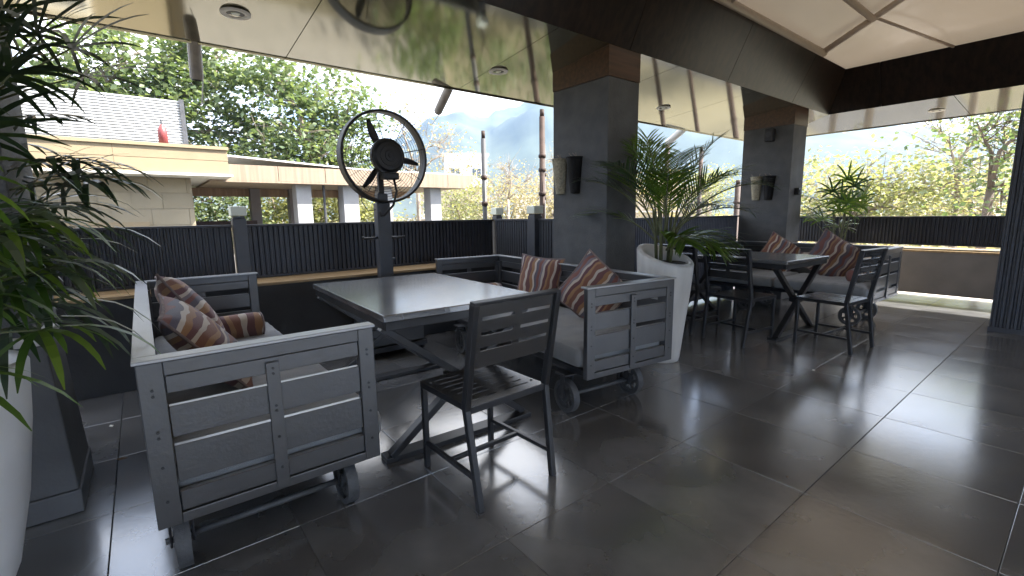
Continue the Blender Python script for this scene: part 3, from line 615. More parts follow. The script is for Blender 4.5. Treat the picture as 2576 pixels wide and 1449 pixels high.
for k in range(5200):
    a = R(rg.uniform(-5, 85)); r_ = rg.uniform(45, 160); p = Vector((r_*math.cos(a), r_*math.sin(a), GZ + rg.uniform(.2, 5.2)))
    for q in range(4): leaf_quad(fs, p + Vector((rg.gauss(0, .7), rg.gauss(0, .7), rg.gauss(0, .5))), 1.0, rg)
tag(fs.build('distant_scrub', M['leafC']), 'dry scrub and treetops massed below the mountain', 'scrub', kind='stuff')

# ------------------------------------------------------------------ wheeled sofas
def wheel_mesh(r=.105, w=.045):
    m = MB(); n = 36
    def ring(r0_, r1_, hw, k0, k1, closed):
        b_ = len(m.v); ks = list(range(k0, k1+1))
        for k in ks:
            t = 2*math.pi*k/n
            for rr in (r0_, r1_):
                for s in (-1, 1): m.v.append((s*hw, rr*math.cos(t), rr*math.sin(t)))
        for i in range(len(ks)-1):
            a = b_+4*i; c = a+4
            m.f += [(a, c, c+2, a+2), (a+1, a+3, c+3, c+1), (a+2, c+2, c+3, a+3), (a, a+1, c+1, c)]
        if not closed:
            e = b_+4*(len(ks)-1); m.f += [(b_, b_+2, b_+3, b_+1), (e, e+1, e+3, e+2)]
    ring(.082/.105*r, r, w/2, 0, n, True)
    ring(.001, .032, w*.55, 0, n, True)
    for k in range(6): ring(.031, .0825/.105*r, w*.16, 6*k, 6*k+2, False)
    for k in range(6): ring(.058, .0825/.105*r, w*.16, 6*k+2, 6*k+6, False) if False else None
    ring(.031, .042, w*.16, 0, n, True); ring(.072, .0825/.105*r, w*.16, 0, n, True)
    return m
WH = None
def lit_top_edge(o): o.data.materials.append(M['toplit']); o.data.polygons[1].material_index = 1      # top face in the paler paint, as if catching light
def sofa(name, loc, rz, sg, W, L, label, wx=None):
    global WH
    zb, zt = .25, .808
    r = empty(name, loc, rz, label, 'sofa', 'slatted cart sofas on iron wheels')
    X = lambda a, b_: (a, b_) if sg > 0 else (-b_, -a)
    def bx(mb, x0, x1, y0, y1, z0, z1): a, c = X(x0, x1); return mb.box(a, c, y0, y1, z0, z1)
    rows = [(.700, .758), (.550, .656), (.394, .520), (.290, .360)]
    T = .036
    for end, (y0, y1), out in (('near', (0, T), -1), ('far', (L-T, L), 1)):
        f = MB(); bx(f, 0, .068, y0, y1, zb, zt); bx(f, W-.062, W, y0, y1, zb, zt); bx(f, .068, W-.062, y0, y1, .760, zt); bx(f, .068, W-.062, y0, y1, zb, .286)
        fr = f.build('end_frame', M['paint'], r, bevel=.003)
        for z0, z1 in rows: lit_top_edge(bx(MB(), .070, W-.064, y0+.006, y1-.006, z0, z1).build('slat', M['paint'], r, bevel=.002, segs=1))
        ym = (y0-.007, y0+.006) if out < 0 else (y1-.006, y1+.007)
        bx(MB(), W*.5-.022, W*.5+.022, *ym, .262, .742).build('batten', M['paint'], fr, bevel=.002)
        bt = MB()
        for xx in (.034, W-.031, W*.5):
            for zz in (.72, .70, .58, .56, .46, .34):
                yy = (ym[0] if xx == W*.5 else y0) if out < 0 else (ym[1] if xx == W*.5 else y1)
                c = (xx*sg, yy, zz); bt.lathe([(.0005, out*.0025), (.005, out*.0025), (.0055, -out*.0005)], 8, c, 'y')
        tag(bt.build('rivets', M['steel'], fr), kind='stuff')
    for z0, z1 in rows: lit_top_edge(bx(MB(), .006, .030, T+.002, L-T-.002, z0, z1).build('slat', M['paint'], r, bevel=.002, segs=1))
    bk = MB()
    bx(bk, 0, T, T+.001, L-T-.001, .760, zt); bx(bk, 0, T, T+.001, L-T-.001, zb, .304)
    for yy in (L*.33, L*.66): bx(bk, -.012, .004, yy-.025, yy+.025, .27, .75)
    for yy in (T+.001, L-T-.051): bx(bk, .031, .062, yy, yy+.05, .31, .755)
    bk.build('back_frame', M['paint'], r, bevel=.003)
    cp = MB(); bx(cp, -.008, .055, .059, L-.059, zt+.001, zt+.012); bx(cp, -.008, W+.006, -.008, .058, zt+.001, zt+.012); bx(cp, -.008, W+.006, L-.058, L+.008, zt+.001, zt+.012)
    cp.build('top_cap', M['toplit'], r, bevel=.002)
    pf = MB(); bx(pf, T+.002, W-.002, T+.002, L-T-.002, .262, .300); pf.build('platform', M['steel'], r, bevel=.004)
    for yy in (.17, L-.62):
        ax = MB(); a, c = X((wx or (.05, 0))[0], (wx or (0, W-.09))[1]); ax.tube([(a, yy, .106), (c, yy, .106)], .013, 10); ax.build('axle', M['castiron'], r, smooth=True)
        for xx in wx or (.06, W-.10):
            if WH is None: w = wheel_mesh().build('wheel', M['castiron'], r); smooth_by_angle(w, 35); WH = w
            else: w = WH.copy(); C.objects.link(w); w.parent = r
            w.location = (xx*sg, yy, .106); w.rotation_euler = (rnd.uniform(0, 6), 0, 0)
            bb = MB()
            for s in (-1, 1): bb.box(xx*sg+s*.034-.004, xx*sg+s*.034+.004, yy-.02, yy+.02, .085, .262)
            bb.box(xx*sg-.055, xx*sg+.055, yy-.05, yy+.05, .250, .2615)
            bb.build('wheel_bracket', M['steel'], r, bevel=.002)
            MB().tube([(xx*sg-.050, yy, .106), (xx*sg+.050, yy, .106)], .011, 6).build('axle_nut', M['castiron'], r)
    r['W'] = W
    return r
def cushion_mesh(w, l, h, seed):
    m = MB(); nx, ny, nz = 16, 34, 5; rr = .045
    def shell(x, y, z):      # rounded box
        hx, hy, hz = w/2-rr, l/2-rr, h/2-min(rr, h/2-.002)
        c = Vector((max(-hx, min(hx, x)), max(-hy, min(hy, y)), max(-hz, min(hz, z)))); d = Vector((x, y, z))-c
        rz_ = min(rr, h/2-.002)
        if d.length > 1e-6: c += d.normalized()*rz_
        return c
    def puff(p):
        u, v = 2*p.x/w, 2*p.y/l
        z = p.z + (.016*(1-u*u)*(1-v**4) if p.z > 0 else 0)
        if p.z > 0:
            wr = mnoise.noise(Vector((p.x*3+seed, p.y*16, seed)))*.006 + mnoise.noise(Vector((p.x*9, p.y*9, seed*2)))*.004
            z += wr
        return (p.x, p.y, z)
    def face(fn, na, nb):
        b_ = len(m.v)
        for i in range(na+1):
            for j in range(nb+1): m.v.append(puff(shell(*fn(i/na*2-1, j/nb*2-1))))
        for i in range(na):
            for j in range(nb): a = b_+i*(nb+1)+j; m.f.append((a, a+nb+1, a+nb+2, a+1))
    W_, L_, H_ = w/2, l/2, h/2
    face(lambda a, c: (a*W_, c*L_, H_), 24, 48); face(lambda a, c: (-a*W_, c*L_, -H_), 8, 20)
    face(lambda a, c: (a*W_, -L_, c*H_), 24, 6); face(lambda a, c: (-a*W_, L_, c*H_), 24, 6)
    face(lambda a, c: (W_, a*L_, c*H_), 48, 6); face(lambda a, c: (-W_, -a*L_, c*H_), 48, 6)
    return m
def to_world(root, p):
    c, s = math.cos(root.rotation_euler.z), math.sin(root.rotation_euler.z)
    return (root.location.x + c*p[0]-s*p[1], root.location.y + s*p[0]+c*p[1], root.location.z+p[2])
def seat_cushion(root, sg, x0, x1, y0, y1, label, h=.125, seed=1):
    m = cushion_mesh(x1-x0, y1-y0, h, seed); o = m.build('seat_cushion', M['cushion'], None, smooth=True)
    o.location = to_world(root, (sg*(x0+x1)/2, (y0+y1)/2, .301+h/2)); o.rotation_euler = (0, 0, root.rotation_euler.z)
    tag(o, label, 'seat cushion', 'grey seat cushions on the cart sofas')
def pillow(loc, rot, size, thick, stripe_mat, label, seed=0, parent=None):
    m = MB(); n = 16; rg = random.Random(seed)
    def pt(i, j, s):
        u, v = i/n*2-1, j/n*2-1
        x = u*(1-.085*(1-v*v)); y = v*(1-.085*(1-u*u))
        z = thick*(max(0, (1-u*u)*(1-v*v)))**.42 * s * (1 + .12*mnoise.noise(Vector((u*2+seed, v*2, s))))
        return (x*size/2, y*size/2, z*.5)
    for s in (1, -1):
        b_ = len(m.v)
        for i in range(n+1):
            for j in range(n+1): m.v.append(pt(i, j, s))
        for i in range(n):
            for j in range(n):
                a = b_+i*(n+1)+j; f = (a, a+n+1, a+n+2, a+1); m.f.append(f if s > 0 else f[::-1])
    o = m.build('throw_pillow', stripe_mat, None, smooth=True)
    o.location = loc; o.rotation_euler = rot; tag(o, label, 'pillow', 'striped throw pillows')
    per = [(-1, v) for v in [k/8-1 for k in range(16)]] + [(u, 1) for u in [k/8-1 for k in range(16)]] + [(1, -v) for v in [k/8-1 for k in range(16)]] + [(-u, -1) for u in [k/8-1 for k in range(17)]]
    e = MB().tube([(u*(1-.085*(1-v*v))*size/2*1.005, v*(1-.085*(1-u*u))*size/2*1.005, 0) for u, v in per], .0075, 6); e.build('piping', M['piping'], o, smooth=True)
    return o
M['piping'] = mat('pillow_piping', (.20, .15, .14), .9, .3, 30)
def bolster(loc, rz, L, r, m, label):
    b_ = MB().lathe([(.001, -L/2-.004), (r*.55, -L/2-.008), (r*.88, -L/2+.004), (r*.99, -L/2+.03), (r*1.02, -L*.25), (r, 0), (r*1.02, L*.25), (r*.99, L/2-.03), (r*.88, L/2-.004), (r*.55, L/2+.008), (.001, L/2+.004)], 28, (0, 0, 0), 'x')
    o = b_.build('bolster', m, None, smooth=True); o.location = loc; o.rotation_euler = (0, 0, rz); tag(o, label, 'bolster')
    for s in (-1, 1): MB().lathe([(r*.86, -.006), (r*.93, -.006), (r*.95, 0), (r*.93, .006), (r*.86, .006)], 24, (s*(L/2-.004), 0, 0), 'x').build('piping', M['piping'], o, smooth=True)
    return o

S1 = sofa('wheeled_sofa', (-.06, 1.795, 0), 0, 1, .755, 2.44, 'grey slatted cart sofa nearest the camera at the left')
S2 = sofa('wheeled_sofa', (2.765, 1.745, 0), R(-7), -1, .755, 2.34, 'grey slatted cart sofa in the middle, in front of the first column', (.22, .775))
S3 = sofa('wheeled_sofa', (6.90, 1.42, 0), R(-1.5), -1, .86, 1.92, 'dark slatted cart sofa at the far table', (.42, .95))
seat_cushion(S1, 1, .045, .80, .045, 2.37, 'long grey seat cushion on the left sofa', seed=1)
seat_cushion(S2, -1, .045, .775, .045, 1.62, 'creased grey seat cushion on the middle sofa', .14, seed=2)
seat_cushion(S3, -1, .045, .90, .045, 1.02, 'grey seat cushion on the far sofa, near half', .13, seed=3)
seat_cushion(S3, -1, .045, .88, 1.035, 1.88, 'grey seat cushion on the far sofa, far half', .13, seed=4)
def P(root, p): return to_world(root, p)
pillow((.18, 3.28, .715), (R(58), R(7), R(90)), .52, .19, stripes('pillow_stripes_a', 1, 3.38, .3), 'striped pillow at the back of the left sofa, behind another', 1)
pillow((.19, 2.66, .655), (R(52), R(-4), R(88)), .52, .19, stripes('pillow_stripes_b', 1, 3.38, 1.7), 'striped pillow leaning in the near corner of the left sofa', 2)
bolster((.42, 3.66, .505), R(4), .38, .088, stripes('bolster_stripes', 0, 2.4, .9, .8), 'rust striped bolster lying on the left sofa')
pillow(P(S2, (-.17, .62, .655)), (0, 0, 0), .46, .16, stripes('pillow_stripes_c', 0, 3.90, 2.2), 'striped pillow standing on its corner on the middle sofa', 3).rotation_euler = (R(80), R(38), R(-62))
pillow(P(S2, (-.15, 1.38, .655)), (0, 0, 0), .44, .16, stripes('pillow_stripes_d', 0, 3.90, 3.4), 'upright striped pillow against the back of the middle sofa', 4).rotation_euler = (R(76), R(4), R(-72))
bolster(P(S2, (-.42, 2.04, .465)), R(-8), .46, .10, stripes('bolster_stripes_b', 0, 2.4, 1.9, .85), 'striped bolster behind the table at the end of the middle sofa')
pillow(P(S3, (-.15, 1.28, .66)), (0, 0, 0), .46, .16, stripes('pillow_stripes_e', 0, 3.90, 4.6), 'pale striped pillow on its corner by the far table top', 5).rotation_euler = (R(76), R(30), R(-64))
pillow(P(S3, (-.22, .62, .655)), (0, 0, 0), .54, .18, stripes('pillow_stripes_f', 0, 3.38, 5.2, .75), 'large plum striped pillow on the far sofa', 6).rotation_euler = (R(76), R(32), R(-62))
bolster(P(S3, (-.38, .24, .505)), R(-7), .52, .085, stripes('bolster_stripes_c', 0, 2.8, 3.3), 'striped bolster behind the right chair on the far sofa')

# ------------------------------------------------------------------ chairs
def chair_parts(r):
    sl = []
    for c in (0, 1):
        for k in range(7): y0 = .055 + k*.052; x0 = .045 + c*.19 - .012*0; sl.append((x0, x0+.145, y0, y0+.010))
    MB().plate(.43, .43, .004, sl, lambda u, v, t: (u-.215, v-.200, .448+t)).build('seat', M['seatplate'], r)
    ap = MB(); z0, z1 = .418, .4475
    ap.box(-.215, .215, -.200, -.175, z0, z1); ap.box(-.215, .215, .205, .230, z0, z1); ap.box(-.215, -.190, -.175, .205, z0, z1); ap.box(.190, .215, -.175, .205, z0, z1); ap.build('seat_frame', M['steel'], r, bevel=.002)
    for s in (-1, 1):
        MB().bar((s*.2015, .2175, 0), (s*.2015, .2175, .4175), .026).build('leg', M['steel'], r, bevel=.003)
        lg = MB(); lg.bar((s*.215, -.255, 0), (s*.229, -.190, .45), .028, .030, (0, 1, 0)); lg.bar((s*.229, -.190, .44), (s*.229, -.272, .905), .028, .034, (0, 1, 0)); lg.build('back_post', M['steel'], r, bevel=.004)
        MB().bar((s*.208, -.236, .13), (s*.2015, .2045, .13), .020).build('stretcher', M['steel'], r, bevel=.002)
        for yy in (.16, -.13): MB().lathe([(.0005, .003), (.006, .003), (.007, 0)], 8, (s*.195, yy, .4521)).build('bolt', M['castiron'], r)
    MB().bar((-.194, -.01, .13), (.194, -.01, .13), .020).build('stretcher', M['steel'], r, bevel=.002)
    sl = []
    for c in (0, 1):
        for k in range(3): v0 = .075 + k*.068; x0 = .030 + c*.21; sl.append((x0, x0+.17, v0, v0+.016))
    d = Vector((0, -.082, .465)).normalized(); nn = Vector((0, d.z, -d.y))
    MB().plate(.428, .285, .004, sl, lambda u, v, t: Vector((u-.214, -.190, .45)) + d*(.175+v) + nn*(t-.004)).build('backrest', M['seatplate'], r)
    e = Vector((0, -.190, .45)) + d*.463; MB().bar((-.240, e.y, e.z), (.240, e.y, e.z), .034, .014, d).build('top_rail', M['steel'], r, bevel=.003)
CH = empty('metal_chair', (1.215, 1.775, 0), R(1.5), 'black slotted metal chair at the near table, back to the camera', 'chair', 'slotted metal chairs'); chair_parts(CH)
for loc, rz, lab in (((4.53, 2.13, 0), R(-98), 'dark metal chair seen from behind in front of the far table'), ((4.62, 2.72, 0), R(-96), 'dark metal chair beside the white planter, left of another'), ((4.96, 1.475, 0), R(-6), 'dark metal chair nearest the far sofa wheels, turned sideways')):
    c = copy_tree(CH); c.location = loc; c.rotation_euler = (0, 0, rz); c['label'] = lab

# ------------------------------------------------------------------ tables
def table(loc, rz, w, l, label):
    r = empty('table', loc, rz, label, 'table', 'square steel tables on crossed legs')
    MB().box(0, w, 0, l, .745, .780).build('top', M['tabletop'], r, bevel=.004)
    ap = MB(); ap.box(.012, w-.012, .012, .045, .700, .743); ap.box(.012, w-.012, l-.045, l-.012, .700, .743); ap.box(.012, .045, .046, l-.046, .700, .743); ap.box(w-.045, w-.012, .046, l-.046, .700, .743); ap.build('apron', M['steel'], r, bevel=.002)
    for yy in (.085, l-.085):
        x0, x1 = .02, w-.06
        for a, b_, dy in ((x0, x1, -.0205), (x1, x0, .0205)): MB().bar((a, yy+dy, .03), (b_, yy+dy, .700), .038, .052, (0, 1, 0)).build('leg', M['steel'], r, bevel=.003)
        MB().box(x0-.03, x1+.03, yy-.045, yy+.045, .0, .028).build('foot_rail', M['steel'], r, bevel=.003)
        MB().box(x0+.35, x1-.35, yy-.043, yy+.043, .340, .392).build('cross_plate', M['steel'], r)
    return r
table((.865, 2.09, 0), R(-2.5), .955, 1.385, 'grey steel table with crossed legs between the two near sofas')
table((4.70, 1.80, 0), R(-4), .88, 1.30, 'dark steel table with crossed legs at the far sofa')

# ------------------------------------------------------------------ pedestal misting fan
fn = empty('pedestal_fan', (1.742, 4.10, 0), 0, 'black misting fan on a steel post behind the near table', 'fan')
MB().box(-.26, .26, -.22, .20, .10, .46).build('water_tank', M['tank'], fn, bevel=.02, segs=3)
MB().box(-.28, .28, -.24, .22, .05, .098).build('base_frame', M['steel'], fn, bevel=.005)
for sx_ in (-1, 1):
    for sy in (-1, 1): MB().lathe([(.001, -.014), (.028, -.012), (.03, 0), (.028, .012), (.001, .014)], 14, (sx_*.24, sy*.19, .03), 'x').build('castor', M['fan'], fn, smooth=True)
MB().box(-.062, .062, -.045, .045, .461, 1.37).build('post', M['fanpost'], fn, bevel=.005)
MB().box(-.048, .048, -.036, .036, 1.371, 1.455).build('neck', M['fanpost'], fn, bevel=.004)
MB().box(-.025, .025, -.02, .02, 1.456, 1.72).build('yoke', M['fan'], fn, bevel=.004)
for s in (-1, 1): MB().tube([(s*.062, -.01, 1.062), (s*.09, -.012, 1.056), (s*.19, -.012, 1.056), (s*.195, -.012, 1.075)], .012, 8).build('handle', M['steel'], fn, smooth=True)
MB().tube([(.062, -.02, .86), (.088, -.02, .86)], .012, 8).build('knob', M['castiron'], fn)
hc = Vector((0.02, -.06, 1.768)); FR = .40
o = MB().lathe([(FR*.945, -.050), (FR*.97, -.058), (FR*.992, -.055), (FR, -.04), (FR*.985, .02), (FR, .045), (FR*.985, .058), (FR*.95, .055), (FR*.945, .0), (FR*.945, -.050)], 64, hc, 'y').build('shroud', M['fan'], fn, smooth=True)
cg = MB()
for yy, rs in ((.075, [.05+.0225*k for k in range(15)]),):
    for rr in rs: cg.tube([(hc.x+rr*math.cos(t), hc.y+yy*(1-.35*(rr/.36)**2), hc.z+rr*math.sin(t)) for t in [2*math.pi*k/56 for k in range(57)]], .0021, 4, False)
    for k in range(24):
        t = 2*math.pi*k/24; cg.tube([(hc.x+.05*math.cos(t), hc.y+yy, hc.z+.05*math.sin(t)), (hc.x+.36*math.cos(t), hc.y+yy*.65, hc.z+.36*math.sin(t))], .0016, 4)
for k in range(8):
    t = 2*math.pi*(k+.3)/8; cg.tube([(hc.x+.13*math.cos(t), hc.y-.085, hc.z+.13*math.sin(t)), (hc.x+.36*math.cos(t), hc.y-.07, hc.z+.36*math.sin(t))], .0032, 5)
cg.build('wire_guard', M['fan'], fn)
for a in (112, 232, 352):
    bm_ = MB(); t = R(a); d = Vector((math.cos(t), 0, math.sin(t))); x = Vector((-math.sin(t), 0, math.cos(t))); vs = []
    for k in range(9):
        s = k/8; rr = .10 + .235*s; w = .014 + .021*math.sin(math.pi*min(1, s*.9+.12)); tw = R(38-18*s)
        for e_ in (-1, -.3, .4, 1): vs.append(hc + d*rr + (x*math.cos(tw) + Vector((0, 1, 0))*math.sin(tw))*w*e_ + x*.01*math.sin(s*3))
    fs_ = [(4*i+j, 4*i+j+1, 4*i+j+5, 4*i+j+4) for i in range(8) for j in range(3)]
    b2 = bm_.add(vs, fs_).build('blade', M['fan'], fn, smooth=True); b2.modifiers.new('thick', 'SOLIDIFY').thickness = .004
MB().lathe([(.001, -.150), (.018, -.150), (.02, -.144), (.045, -.142), (.048, -.136), (.085, -.134), (.088, -.128), (.118, -.124), (.128, -.11), (.135, -.10), (.152, -.098), (.155, -.075), (.150, -.05), (.11, -.03), (.10, .06), (.001, .07)], 40, hc, 'y').build('mist_hub', M['fan'], fn)
smooth_by_angle(bpy.data.objects['mist_hub'], 30)
MB().box(hc.x-.06, hc.x+.08, hc.y-.13, hc.y-.03, hc.z-.20, hc.z-.14).build('motor_bracket', M['fan'], fn, bevel=.01)
MB().tube([(hc.x+.04, hc.y-.09, hc.z-.18), (hc.x+.05, hc.y-.12, hc.z-.30), (hc.x+.03, hc.y-.08, hc.z-.42), (-.01, -.07, 1.26), (-.035, -.06, 1.255), (-.04, -.05, 1.29)], .011, 8).build('hose', M['fan'], fn, smooth=True)
MB().tube([(hc.x-.03, hc.y-.1, hc.z-.2), (hc.x+.02, hc.y-.12, hc.z-.24), (hc.x+.10, hc.y-.12, hc.z-.20)], .004, 6).build('cable', M['fan'], fn, smooth=True)
MB().tube([(-.16, .05, 1.50), (-.17, .03, 1.38), (-.13, 0, 1.30), (-.07, -.03, 1.31)], .004, 6).build('cable', M['fan'], fn, smooth=True)

# ------------------------------------------------------------------ wall baskets, camera, switch on the columns
def basket(x, y, z, m, label, grp='woven wall baskets on the columns'):
    r = empty('wall_basket', (x, y, z), 0, label, 'basket', grp); b_ = MB(); n = 14
    for i in range(9):
        s = i/8; rw = .050 + .030*s; rd = .055 + .045*s
        for k in range(n+1):
            t = math.pi*k/n; b_.v.append((-rd*math.sin(t), rw*math.cos(t), -.16+.32*s))
    for i in range(8):
        for k in range(n): a = i*(n+1)+k; b_.f.append((a, a+1, a+n+2, a+n+1))
    b_.f.append(tuple(range(n+1)))
    o = b_.build('weave', m, r, smooth=True); o.modifiers.new('thick', 'SOLIDIFY').thickness = .005
    MB().tube([(-.10*math.sin(math.pi*k/n), .080*math.cos(math.pi*k/n), .16) for k in range(n+1)], .006, 6).build('rim', m, r, smooth=True)
    for k in range(3):
        yy = rnd.uniform(-.04, .04); MB().tube([(-.03, yy, .10), (-.035, yy*1.3, .17), (-.05, yy*1.3+rnd.uniform(-.03, .03), .20)], [.004, .004, .002], 5).build('dry_twig', M['barkpale'], r)
wv = mat('basket_cream', (.34, .31, .23), .8, .35, 60, 3, .6, 90, spec=.2); wk = mat('basket_black', (.008, .008, .009), .55, .5, 80, 3, .9, 110, spec=.25)
basket(3.212, 3.28, 1.597, wv, 'cream wall basket on the near column')
basket(3.212, 3.09, 1.597, wk, 'black wall basket on the near column')
basket(6.979, 3.155, 1.564, wv, 'cream wall basket on the far column')
basket(6.979, 2.985, 1.564, wk, 'black wall basket on the far column')
sp = empty('wall_speaker', (6.978, 2.99, 2.273), 0, 'small black speaker high on the far column', 'speaker')
MB().box(-.12, -.02, -.055, .055, -.085, .085).build('case', M['fan'], sp, bevel=.012); MB().box(-.02, 0, -.02, .02, -.03, .03).build('bracket', M['steel'], sp)
MB().lathe([(.001, -.004), (.038, -.004), (.042, 0)], 20, (-.1215, 0, .01), 'x').build('cone', M['rail'], sp)
bx2 = empty('wall_switch_box', (7.19, 2.718, 1.51), 0, 'small black box on the side of the far column', 'switch box')
MB().box(-.05, .05, -.06, 0, -.045, .045).build('case', M['fan'], bx2, bevel=.006); MB().box(-.02, .02, -.066, -.0605, -.02, .02).build('button', M['steel'], bx2)

# ------------------------------------------------------------------ planters and palms
def frond(parent, base, az, elev, L, droop, nl, ll, lw, m, stem_m, seed, v=.75, hang=.5, bare=.28, twist=0):
    """feather frond: arching rachis with two rows of leaflets"""
    rg = random.Random(seed); p = Vector(base); d = Vector((math.cos(az)*math.cos(elev), math.sin(az)*math.cos(elev), math.sin(elev))); n = 14; pts = [p.copy()]; ds = []
    for k in range(n):
        ds.append(d.copy()); p = p + d*(L/n); pts.append(p.copy())
        h = Vector((d.x, d.y, 0)); h = h.normalized() if h.length > .05 else Vector((math.cos(az), math.sin(az), 0))
        an = math.atan2(d.z, math.hypot(d.x, d.y)) - droop/n*(.4+1.2*k/n); d = (h*math.cos(an) + Vector((0, 0, math.sin(an)))).normalized()
    f = MB(); st = MB().tube(pts, [.008*(1-.8*k/n)+.0015 for k in range(n+1)], 5)
    for q in range(nl):
        s = bare + (1-bare)*q/(nl-1); i = min(n-1, int(s*n)); fr = s*n-i; pp = pts[i].lerp(pts[i+1], fr); dd = ds[i]
        side = dd.cross(Vector((0, 0, 1))); side = side.normalized() if side.length > .05 else Vector((-math.sin(az), math.cos(az), 0)); nr = side.cross(dd)
        ln = ll*(.45 + .75*math.sin(math.pi*(.18+.72*(q/(nl-1)))))*rg.uniform(.85, 1.12)
        for sd in (-1, 1):
            ld = (side*sd*v + dd*(1.0-.35*v) + nr*rg.uniform(.05, .30)).normalized(); wd = (ld.cross(nr)).normalized()
            q0 = pp.copy(); b_ = len(f.v); m_ = 5; hg = hang*rg.uniform(.7, 1.3)
            for k in range(m_+1):
                t = k/m_; w = lw*(.35+.65*math.sin(math.pi*min(1, .25+t*.75))) if k < m_ else .0008
                f.v += [tuple(q0-wd*w), tuple(q0+wd*w)]
                ld = (ld + Vector((0, 0, -hg*.30*(.4+t)))).normalized(); q0 = q0 + ld*(ln/m_)
            for k in range(m_): a = b_+2*k; f.f.append((a, a+1, a+3, a+2))
    fo = f.build('frond', M[m], parent); st.build('midrib', M[stem_m], fo, smooth=True)
def fan_leaf(parent, base, az, elev, L, n, ll, lw, m, seed, hang=.5):
    """palmate leaf: a stalk with radiating drooping fingers"""
    rg = random.Random(seed); d = Vector((math.cos(az)*math.cos(elev), math.sin(az)*math.cos(elev), math.sin(elev))); tip = Vector(base)+d*L+Vector((0, 0, -.05*L))
    st = MB().tube([base, Vector(base)+d*L*.5, tip], [.005, .004, .003], 5); f = MB()
    side = d.cross(Vector((0, 0, 1))); side = side.normalized() if side.length > .05 else Vector((1, 0, 0)); nr = side.cross(d)
    for k in range(n):
        a = R(-105 + 210*k/(n-1)) + rg.gauss(0, .05); ld = (d*math.cos(a) + side*math.sin(a) + nr*rg.uniform(-.05, .15)).normalized(); wd = ld.cross(nr).normalized(); q0 = tip.copy(); ln = ll*rg.uniform(.8, 1.1)*(1-.25*abs(a)/2); b_ = len(f.v); m_ = 6
        for j in range(m_+1):
            t = j/m_; w = lw*(.30+.70*math.sin(math.pi*min(.92, .15+t*.8))) if j < m_ else lw*.12
            f.v += [tuple(q0-wd*w), tuple(q0+wd*w)]; ld = (ld + Vector((0, 0, -hang*.26*(.3+t*1.2)))).normalized(); q0 = q0 + ld*(ln/m_)
        for j in range(m_): a_ = b_+2*j; f.f.append((a_, a_+1, a_+3, a_+2))
    fo = f.build('leaf', M[m], parent); st.build('stalk', M['palmstem'], fo, smooth=True)

# white planter with slanted rim, beside the near column
wp = empty('white_planter', (3.42, 2.27, 0), 0, 'tall white planter with a slanted rim beside the near column', 'planter')
n = 40; b_ = MB(); rowsz = [(0, .150), (.03, .158), (.30, .185), (.60, .215), (.80, .228), (.885, .232), (.90, .222), (.90, .195), (.87, .185), (.80, .180)]
SL = Vector((.03, .40, 0))      # rim tilt
for z, rr in rowsz:
    for k in range(n):
        t = 2*math.pi*k/n; x, y = rr*math.cos(t), rr*math.sin(t); s = max(0, (z-.45)/.45); b_.v.append((x+.02*z, y, z + s*(SL.x*x + SL.y*y)*.9))
for i in range(len(rowsz)-1):
    for k in range(n): a = i*n+k; c = i*n+(k+1) % n; b_.f.append((a, c, c+n, a+n))
b_.f.append(tuple(range(n))[::-1]); b_.build('pot', M['potwhite'], wp, smooth=True)
MB().lathe([(.001, .845), (.178, .835)], 28).build('soil', M['soil'], wp)
pl = empty('areca_palm', (3.42, 2.27, .84), 0, 'feathery palm growing in the white planter', 'palm')
for k in range(7):
    a = k*2.4; MB().tube([(.06*math.cos(a), .06*math.sin(a), 0), (.075*math.cos(a), .075*math.sin(a), .22), (.10*math.cos(a), .10*math.sin(a), .42)], [.013, .011, .007], 7).build('cane', M['palmstem'], pl, smooth=True)
specs = [(95, 62, .95, 1.3), (130, 55, .9, 1.5), (60, 72, 1.0, .9), (20, 66, .95, 1.1), (-30, 60, .95, 1.5), (-60, 50, .95, 1.7), (-95, 62, .75, 1.6), (170, 60, .85, 1.4), (215, 66, .8, 1.5), (320, 74, .95, .9), (80, 82, .95, .5), (-45, 30, .72, 1.5), (110, 35, .8, 1.5), (-10, 40, .80, 1.6), (150, 75, .85, .8)]
for k, (a, e, L, dr) in enumerate(specs):
    a = R(a); frond(pl, (.06*math.cos(a), .06*math.sin(a), .16+.03*(k % 4)), a, R(min(86, e+9)), L*.88, dr*.8, 22, .27, .0060, 'palm' if k % 2 else 'palmB', 'palmstem', 200+k, .72, .35, .34)
for k, (a, e, L) in enumerate(((-50, 20, .50), (-20, 10, .50), (-80, 15, .42), (-125, 25, .40))):
    a = R(a); frond(pl, (.05*math.cos(a), .05*math.sin(a), .10), a, R(e+20), L, 1.6, 20, .27, .012, 'palmB', 'palmstem', 240+k, .55, .5, .25)
# second palm at the far column
fp = empty('grey_planter', (7.85, 2.35, 0), 0, 'planter hidden behind the far sofa', 'planter')
MB().lathe([(.001, 0), (.17, 0), (.2, .3), (.23, .72), (.21, .74), (.2, .70), (.001, .69)], 30).build('pot', M['potwhite'], fp, smooth=True)
MB().lathe([(.001, .70), (.2, .695)], 24).build('soil', M['soil'], fp)
p2 = empty('bushy_palm', (7.85, 2.35, .70), 0, 'bushy bright green palm beside the far column', 'palm')
for k in range(5):
    a = k*1.3; MB().tube([(.05*math.cos(a), .05*math.sin(a), 0), (.12*math.cos(a), .12*math.sin(a), .55)], [.012, .008], 6).build('cane', M['palmstem'], p2, smooth=True)
for k in range(22):
    a = k*2.4+.3; rr = .05+.05*(k % 3); fan_leaf(p2, (rr*math.cos(a), rr*math.sin(a), .15+.035*(k % 14)), a, R(35+ (k*17) % 45), .28+.04*(k % 5), 9, .30, .013, 'palmB' if k % 3 else 'palm', 300+k, .5)

